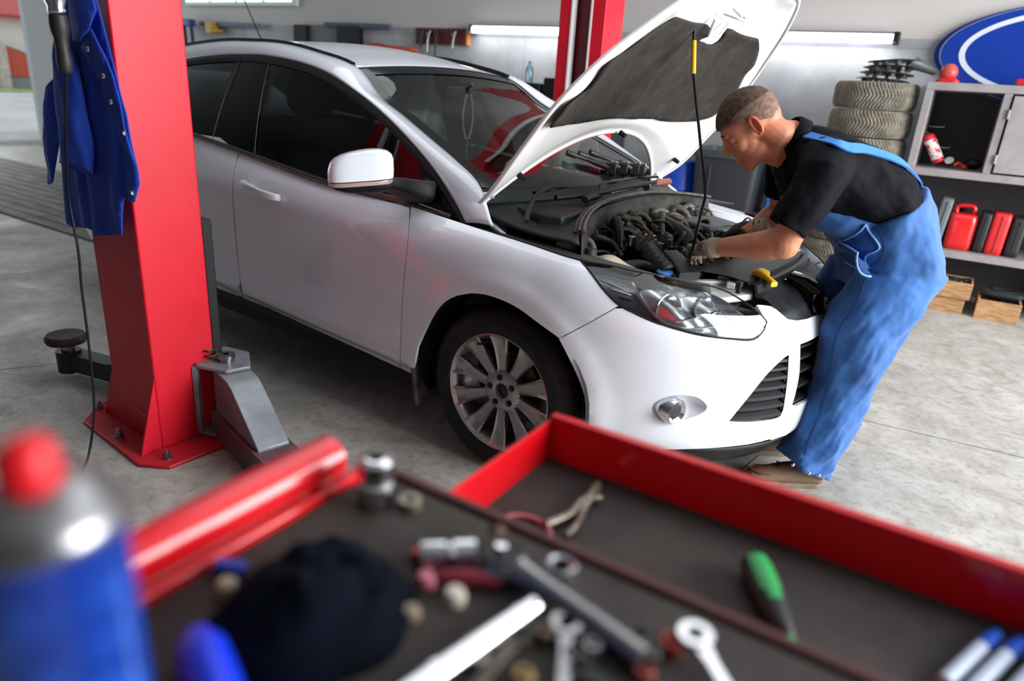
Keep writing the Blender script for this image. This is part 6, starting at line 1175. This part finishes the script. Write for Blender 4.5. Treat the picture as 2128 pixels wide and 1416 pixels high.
sk.tube([PW(.10, 0, 1.20), PW(-.1, 0, 1.12), PW(-.25, 0, .95), PW(-.27, 0, .86)], [.10, .10, .12, .13], 20)
sk.tube([PW(.10, .05, 1.23), PW(.12, .17, 1.235), PW(.155, .215, 1.13), PW(.195, .225, 1.03), PW(.215, .215, .965)], [.045, .046, .046, .048, .050], 18)
NW = PW(.385, .035, .895); NE = PW(.215, .215, .960)
sk.ell(NE+Vector((0, 0, -.002)), (.052, .052, .050)); sk.tube([NE+Vector((0, 0, .01)), NE.lerp(NW, .15), NE.lerp(NW, .38)+Vector((0, 0, -.004)), NE.lerp(NW, .7), NW, NW.lerp(NE, -.12)], [.049, .052, .049, .038, .031, .030], 18)
FE = PW(.05, -.27, 1.0); FWp = PW(.15, -.235, .935)
sk.tube([PW(.10, -.05, 1.23), PW(.10, -.18, 1.23), PW(.075, -.25, 1.11), FE], [.05, .056, .052, .048], 18); sk.tube([FE, FE.lerp(FWp, .5), FWp, FWp.lerp(FE, -.5)], [.048, .046, .034, .030], 18)
for l in (.11, -.13): sk.tube([PW(-.27, l*.9, .84), PW(-.15, l, .48), PW(-.13, l, .12)], [.09, .065, .045], 16)
body = sk.obj('body', SKIN, MAN); remesh(body, .0042, 4)
# ears, eye, brows
for s in (1, -1):
    e = MB(); c = (-.012, s*.078, -.012)
    e.tube(crs([HWp(c[0]+.012*cos(a)-.006*sin(a)*0+(.004 if 0 else 0), s*(.079+.008*(1-cos(a))/2), c[2]+.030*sin(a)) for a in [radians(q) for q in range(-80, 281, 36)]], 3, False), .0052, 8)
    e.ell(HWp(c[0]-.001, s*.0765, c[2]), (.011, .006, .026), 16, 10, HR); e.ell(HWp(c[0]+.004, s*.078, c[2]-.028), (.008, .006, .009), 12, 8, HR)
    eo = e.obj('ear', mat('ear_skin', 'c4694f', .5, spec=.35), MAN, smooth=80)
    MB().ell(HWp(.0835, s*.038, -.008), (.0045, .009, .0016), 12, 8, HR).obj('eye', mat('eye_dark', '241a16', .3), MAN, smooth=80)
    MB().tube([HWp(.092, s*.014, .020), HWp(.0925, s*.030, .024), HWp(.083, s*.048, .018)], [.003, .0042, .002], 8).obj('eyebrow', mat('brow_brown', '4a3628', .8), MAN, smooth=80)
# short hair
HAIR = mat('hair', '5a4434', .85, col2='33251c', nscale=60, stretch=(1, 1, 1), bump=.5, bscale=220)
HAIRS = mat('hair_short', '7c6253', .85, col2='5d483c', nscale=70, bump=.3, bscale=260)
def hairg(u, v, k0, k1, lim):
    # u angle round the head (0 = front), v from the crown down
    a = 2*pi*u; front = cos(a); vmax = lim(a); th = v*vmax; k = lerp(k0, k1, v)
    x, y, z = sin(th)*cos(a), sin(th)*sin(a), cos(th); n_ = 1+.012*noise.noise(Vector((x*9, y*9, z*9)))
    fx = -.010+(.101*k*x)*n_+(.008*max(0, x)); return tuple(HWp(fx, .0795*k*y*n_, .018+.095*k*z*n_))
def lim1(a): f = cos(a); return lerp(1.12, 1.25, (1+f)/2) if f > .5 else lerp(1.25, 1.25, 0)-.12*(1-abs(f))
def lim2(a):
    f = cos(a); return 1.30 if f > .6 else (lerp(1.30, 1.62, (.6-f)/.5) if f > .1 else lerp(1.66, 2.05, min(1, (.1-f)/.7)))
MB().grid(lambda u, v: hairg(u, v, 1.05, 1.01, lim2), 61, 18).obj('hair', HAIRS, MAN, smooth=80)
MB().grid(lambda u, v: hairg(u, v, 1.085, 1.035, lim1), 61, 14).obj('top_hair', HAIR, MAN, smooth=80)
# shirt
TS = [((.125, 1.33), (.205, 1.245), .085), ((.085, 1.33), (.205, 1.165), .165), ((.035, 1.325), (.165, 1.10), .205), ((-.021, 1.315), (.125, 1.055), .205), ((-.112, 1.284), (.050, 1.02), .195), ((-.178, 1.244), (-.015, 1.0), .19), ((-.241, 1.205), (-.09, .985), .185), ((-.275, 1.16), (-.14, .99), .175), ((-.30, 1.08), (-.16, .96), .17)]
POLO = mat('polo_black', '06080c', .8, col2='090c12', nscale=6, bump=.05, bscale=300, spec=.12)
sh_m = MB(); sh_m.loft([secring(r, f, 0, b, k=.97, fold=(i > 2), ph=i*1.1, amp=.004) for i, (r, f, b) in enumerate(TS)])
def arm_sleeve(pts):
    R_ = []
    for i, (c, a, b) in enumerate(pts):
        d = (pts[min(i+1, len(pts)-1)][0]-pts[max(i-1, 0)][0]).normalized(); u = (PF-d*PF.dot(d)).normalized(); w = d.cross(u); R_.append(ringp(c, u, w, a, b, 32, 1, i > 1, i*1.3, .003))
    sh_m.loft(R_)
arm_sleeve([(PW(.08, .08, 1.22), .09, .09), (PW(.105, .15, 1.225), .088, .085), (PW(.13, .20, 1.185), .082, .078), (PW(.165, .222, 1.11), .074, .070), (PW(.205, .228, 1.045), .068, .066), (PW(.222, .230, 1.012), .067, .065)])
arm_sleeve([(PW(.08, -.08, 1.22), .09, .09), (PW(.09, -.17, 1.22), .085, .085), (PW(.085, -.23, 1.15), .075, .072), (PW(.07, -.262, 1.07), .068, .066)])
sh_o = sh_m.obj('polo_shirt', POLO, MAN); remesh(sh_o, .0065, 3, [(.12, .016), (.04, .004)])
col_ = MB().loft([ringp(c, u, PL, a, b, 30, 1) for c, u, a, b in ((PW(.175, 0, 1.295), Vector((-PF*.55+Vector((0, 0, .83)))).normalized(), .062, .064), (PW(.195, 0, 1.302), Vector((-PF*.5+Vector((0, 0, .86)))).normalized(), .062, .064), (PW(.190, 0, 1.296), Vector((-PF*.5+Vector((0, 0, .86)))).normalized(), .070, .072), (PW(.165, 0, 1.28), Vector((-PF*.55+Vector((0, 0, .83)))).normalized(), .078, .085))], cap=False)
col_.obj('collar', mat('collar_black', '06080c', .8, spec=.12), MAN, smooth=60, solid=.003)
sm_ = MB().tube(crs([PW(.05, .19, 1.285), PW(.10, .225, 1.255), PW(.135, .235, 1.20), PW(.12, .245, 1.13), PW(.09, .23, 1.08)], 6), .0016, 6)
# overalls: hips, seat and two legs in one surface
OV = mat('overall_blue', '194d8a', .8, col2='2763a8', nscale=3.2, lo=.35, hi=.7, bump=.08, bscale=350, sheen=.2)
def grime(m):
    N = m.node_tree.nodes; L = m.node_tree.links; b = N['Principled BSDF']; src = b.inputs['Base Color'].links[0].from_socket
    tc = N.new('ShaderNodeTexCoord'); n = N.new('ShaderNodeTexNoise'); n.inputs['Scale'].default_value = 6; n.inputs['Detail'].default_value = 8; L.new(tc.outputs['Object'], n.inputs['Vector'])
    r = N.new('ShaderNodeValToRGB'); r.color_ramp.elements[0].position = .58; r.color_ramp.elements[0].color = (0, 0, 0, 1); r.color_ramp.elements[1].position = .74; r.color_ramp.elements[1].color = (.7, .7, .7, 1)
    L.new(n.outputs['Fac'], r.inputs[0]); x = N.new('ShaderNodeMix'); x.data_type = 'RGBA'; L.new(r.outputs[0], x.inputs[0]); L.new(src, x.inputs[6]); x.inputs[7].default_value = lin('33475f'); L.new(x.outputs[2], b.inputs['Base Color'])
grime(OV)
ov_ = MB()
HS = [((-.300, 1.165), (-.06, .985), .192), ((-.335, 1.11), (-.03, .955), .197), ((-.375, 1.045), (-.035, .935), .20), ((-.425, .93), (-.085, .90), .20), ((-.440, .85), (-.11, .84), .20), ((-.415, .79), (-.10, .79), .19)]
ov_.loft([secring(r, f, 0, b, k=.97, fold=1, ph=i*.7, amp=.003) for i, (r, f, b) in enumerate(HS)])
LS = [((-.43, .86), (-.10, .86)), ((-.400, .80), (-.075, .79)), ((-.365, .73), (-.045, .72)), ((-.325, .646), (-.020, .645)), ((-.296, .531), (-.022, .533)), ((-.276, .45), (-.035, .46)), ((-.262, .37), (-.030, .37)), ((-.245, .292), (-.017, .298)), ((-.225, .19), (.000, .225)), ((-.195, .10), (.020, .165)), ((-.170, .045), (.034, .135))]
LB = [.09, .105, .112, .112, .108, .10, .10, .10, .10, .10, .10]
for l, df in ((.11, 0), (-.12, -.01)):
    ov_.loft([secring((r[0]+df*max(0, 1-r[1]), r[1]), (f[0]+df*max(0, 1-f[1]), f[1]), l, LB[i], 32, .95, i > 1, i*1.7, 1, .006+.004*(i > 7)) for i, (r, f) in enumerate(LS)])
# bib on the belly
ov_.loft([secring((lerp(f[0], r[0], .45), lerp(f[1], r[1], .45)), (f[0]+.022, f[1]-.022), 0, b*.80) for r, f, b in (((-.30, 1.165), (-.07, .985), .19), ((-.241, 1.209), (-.06, .985), .18), ((-.178, 1.244), (.0, 1.0), .18), ((-.112, 1.284), (.06, 1.03), .17), ((-.021, 1.315), (.13, 1.075), .15))])
ov_o = ov_.obj('overalls', OV, MAN); remesh(ov_o, .0065, 3, [(.13, .018), (.045, .007)])
# straps over the back
from mathutils.bvhtree import BVHTree
def bvh(o):
    bpy.context.view_layer.update(); dg = bpy.context.evaluated_depsgraph_get(); e = o.evaluated_get(dg); me = e.to_mesh(); L0 = o.location+MAN.location
    t = BVHTree.FromPolygons([tuple(v.co+L0) for v in me.vertices], [tuple(q.vertices) for q in me.polygons]); e.to_mesh_clear(); return t
BV = bvh(sh_o); BO = bvh(ov_o)
def snap(P, off):
    out = []
    for q_ in P:
        q_ = Vector(q_); h = BO.ray_cast(q_+PL*.2, -PL)
        out.append(h[0]+PL*off if h[0] else q_)
    return out
STR = mat('strap_blue', '2f72c4', .7)
def strap(sgn, th0, th1):
    pts = []
    for i, (r, f, b) in enumerate(TS):
        r_ = PW(r[0], 0, r[1]); f_ = PW(f[0], 0, f[1]); c = (r_+f_)/2; u = r_-c; t = radians(lerp(th0, th1, i/(len(TS)-1))); k = lerp(1.16, 1.045, min(1, i/3)) if i < 3 else 1.045
        dr = (u*cos(t)+PL*(sgn*b*sin(t))); h = BV.ray_cast(c+dr*3, -dr.normalized()); pts.append(h[0] if h[0] else c+dr)
    P = crs(pts, 6); NR = [BV.find_nearest(q_)[1] for q_ in P]; NR = [sum(NR[max(0, i-4):i+5], Vector()).normalized() for i in range(len(P))]; P = [q_+n_*.001 for q_, n_ in zip(P, NR)]; R_ = []
    for i, p in enumerate(P):
        d = (P[min(i+1, len(P)-1)]-P[max(i-1, 0)]).normalized(); n_ = NR[i]; n_ = (n_-d*n_.dot(d)).normalized(); w = d.cross(n_).normalized()
        R_.append([tuple(p+w*.017+n_*.002), tuple(p-w*.017+n_*.002), tuple(p-w*.017+n_*.008), tuple(p+w*.017+n_*.008)])
    return MB().loft(R_)
strap(1, 78, 8).obj('strap', STR, MAN, smooth=40); strap(-1, 78, 4).obj('strap', STR, MAN, smooth=40)
# pocket edges and side seam
TRIM = mat('trim_pale', '6fa3e0', .7)
PK1 = [(-.071,1.031),(-.094,.998),(-.125,.957),(-.105,.923),(-.134,.875)]; PK2 = [(-.071,1.031),(-.053,.984),(-.038,.935),(-.055,.887),(-.086,.867),(-.13,.869)]
for q_ in (PK1, PK2): MB().tube(snap(crs([PW(f, .21, z) for k, (f, z) in enumerate(q_)], 6), .006), .0038, 8).obj('pocket_edge', TRIM, MAN, smooth=60)
pk_ = [(a.x, a.y) for a in crs([(f, z, 0) for f, z in PK1], 4)]+[(a.x, a.y) for a in crs([(f, z, 0) for f, z in PK2], 4)][::-1][1:-1]
P2, F2 = cdt(pk_, (), .012, .012); MB().add([tuple(q_) for q_ in snap([PW(f, .21, z) for f, z in P2], .002)], F2).obj('pocket_inside', mat('pocket_dark', '1a4684', .8), MAN, smooth=80, solid=.003)
SEAM = mat('seam_blue', '123465', .8)
MB().tube(snap(crs([PW(f, .2155, z) for f, z in ((-.095,1.03),(-.134,.979),(-.145,.925),(-.125,.864))], 6), .0008), .0016, 6).obj('seam', SEAM, MAN, smooth=60)
MB().tube(snap(crs([PW(f, l, z) for f, l, z in ((-.125,.214,.864),(-.095,.219,.758),(-.056,.219,.65),(-.060,.211,.524),(-.063,.206,.412),(-.05,.207,.276),(-.03,.207,.17))], 8), .0008), .0018, 6).obj('seam', SEAM, MAN, smooth=60)
for l0, z in ((0, .075), (1, .052), (2, .045)): pass
for p in ((.012, .208, .130), (-.052, .216, .102), (-.092, .214, .094)):
    MB().lathe([(0, .002), (.004, .002), (.0065, 0)], PW(*p), PL, 16).obj('press_stud', CHROME, MAN, smooth=60)
# shoes
LEA = mat('shoe_leather', '8c5234', .6, col2='7a6350', nscale=9, lo=.42, hi=.6, bump=.1, bscale=80); SOLE = mat('shoe_sole', '6d6152', .85, col2='857866', nscale=20)
def shoe(l, f0, rz, nm):
    d = Vector((PF.x*cos(rz)-PF.y*sin(rz), PF.x*sin(rz)+PF.y*cos(rz), 0)); w = Vector((-d.y, d.x, 0)); o = PW(f0, l, 0)
    def S_(x, y, z): return tuple(o+d*x+w*y+Vector((0, 0, z)))
    outl = [(-.145, .0), (-.140, .025), (-.11, .036), (-.05, .037), (0, .040), (.06, .049), (.11, .046), (.14, .030), (.155, .0)]
    pl_ = [(x, y) for x, y in outl]+[(x, -y*.92) for x, y in outl[-2:0:-1]]; P = crs([(x, y, 0) for x, y in pl_], 4, True)
    m = MB().loft([[S_(p.x*k, p.y*k, z+.010*max(0, p.x-.09)/.06*(z < .01)) for p in P] for z, k in ((0, .95), (.006, 1), (.026, 1.01), (.030, .97))]); s_ = m.obj('shoe', SOLE, MAN, smooth=40); s_['label'] = nm
    prof = [(-.143, .075, .033), (-.12, .095, .037), (-.06, .098, .038), (0, .088, .040), (.045, .072, .044), (.09, .062, .043), (.125, .054, .034), (.150, .034, .010)]
    R_ = []
    for x, h, b in prof: R_.append([S_(x+.004*sin(pi*j/16), b*cos(pi*j/16)*(1 if h > .04 else .9), .026+(h-.026)*sin(pi*j/16)**.75) for j in range(17)])
    MB().loft(R_, cap=True, close=False).obj('upper', LEA, s_, smooth=60, solid=.004)
    MB().tube(crs([S_(.055, .036, .052), S_(.10, .034, .056), S_(.128, .012, .056), S_(.128, -.012, .056), S_(.10, -.034, .056), S_(.055, -.036, .052)], 5), .0028, 6).obj('seam', mat('seam_brown', '5a3d2a', .7), s_, smooth=60)
    MB().tube(crs([S_(.0, .02, .092), S_(.03, -.014, .086), S_(.02, .016, .090), S_(.045, -.012, .078), S_(.03, .02, .085)], 5), .0025, 6).obj('lace', mat('lace', '3a2c22', .8), s_, smooth=60)
shoe(.12, .0, 0.0, 'near brown leather shoe'); shoe(-.13, .03, -.05, 'far brown leather shoe')
# gloves: palm, four fingers, thumb
def glove(wr, tip, up, side, m, name, curl=1.0):
    d = (tip-wr).normalized(); n_ = (up-d*up.dot(d)).normalized(); w = d.cross(n_).normalized()*side; g = MB()
    def q(a, b, c): return wr+d*a+w*b+n_*c
    g.loft([ringp(q(a, 0, c), w, n_, x, y, 20, .9) for a, c, x, y in ((-.035, 0, .036, .036), (-.01, 0, .033, .032), (.015, .002, .037, .028), (.05, .004, .046, .025), (.085, .0, .047, .020), (.100, -.004, .042, .014))])
    for i, (b, L_, cu) in enumerate(((.034, .085, .9), (.012, .094, 1.05), (-.011, .088, 1.15), (-.033, .070, 1.25))):
        p = q(.088, b, -.002); a = .35*cu*curl; pts = [p]; 
        for k, s in enumerate((.45, .32, .23)): p = p+(d*cos(a)-n_*sin(a)+w*b*.6)*L_*s; pts.append(p); a += .55*cu*curl
        g.tube([q(.06, b*.9, 0)]+pts, [.0105, .0115, .0105, .0098, .0085], 12)
    g.tube([q(.02, .034, -.006), q(.045, .056, -.016), q(.075, .062, -.032), q(.098, .055, -.046)], [.014, .013, .0115, .0095], 12)
    o = g.obj('glove', m, MAN); remesh(o, .0032, 2); o['label'] = name
    cf_ = MB().loft([ringp(q(a, 0, 0), w, n_, x, x*.95, 24, 1) for a, x in ((-.055, .034), (-.050, .038), (-.030, .037), (-.022, .039), (-.012, .036))]); cf_.obj('glove_cuff', mat('cuff_cream', 'a39482', .85), MAN, smooth=60)
GLM = mat('glove_dirty', 'a89685', .9, col2='4c3a2f', nscale=26, lo=.42, hi=.60, bump=.3, bscale=120); GLD = mat('glove_black', '1d1b18', .9, col2='38332c', nscale=30, bump=.3, bscale=120)
glove(NW.lerp(NE, -.08), Vector((.395, -.215, .845)), Vector((-.15, -.35, .9)), 1, GLM, 'cream work glove smeared with grease', 1.0)
glove(FWp.lerp(FE, -.1), Vector((.37, .03, .875)), Vector((-.1, -.25, .95)), -1, GLD, 'dark work glove', .9)
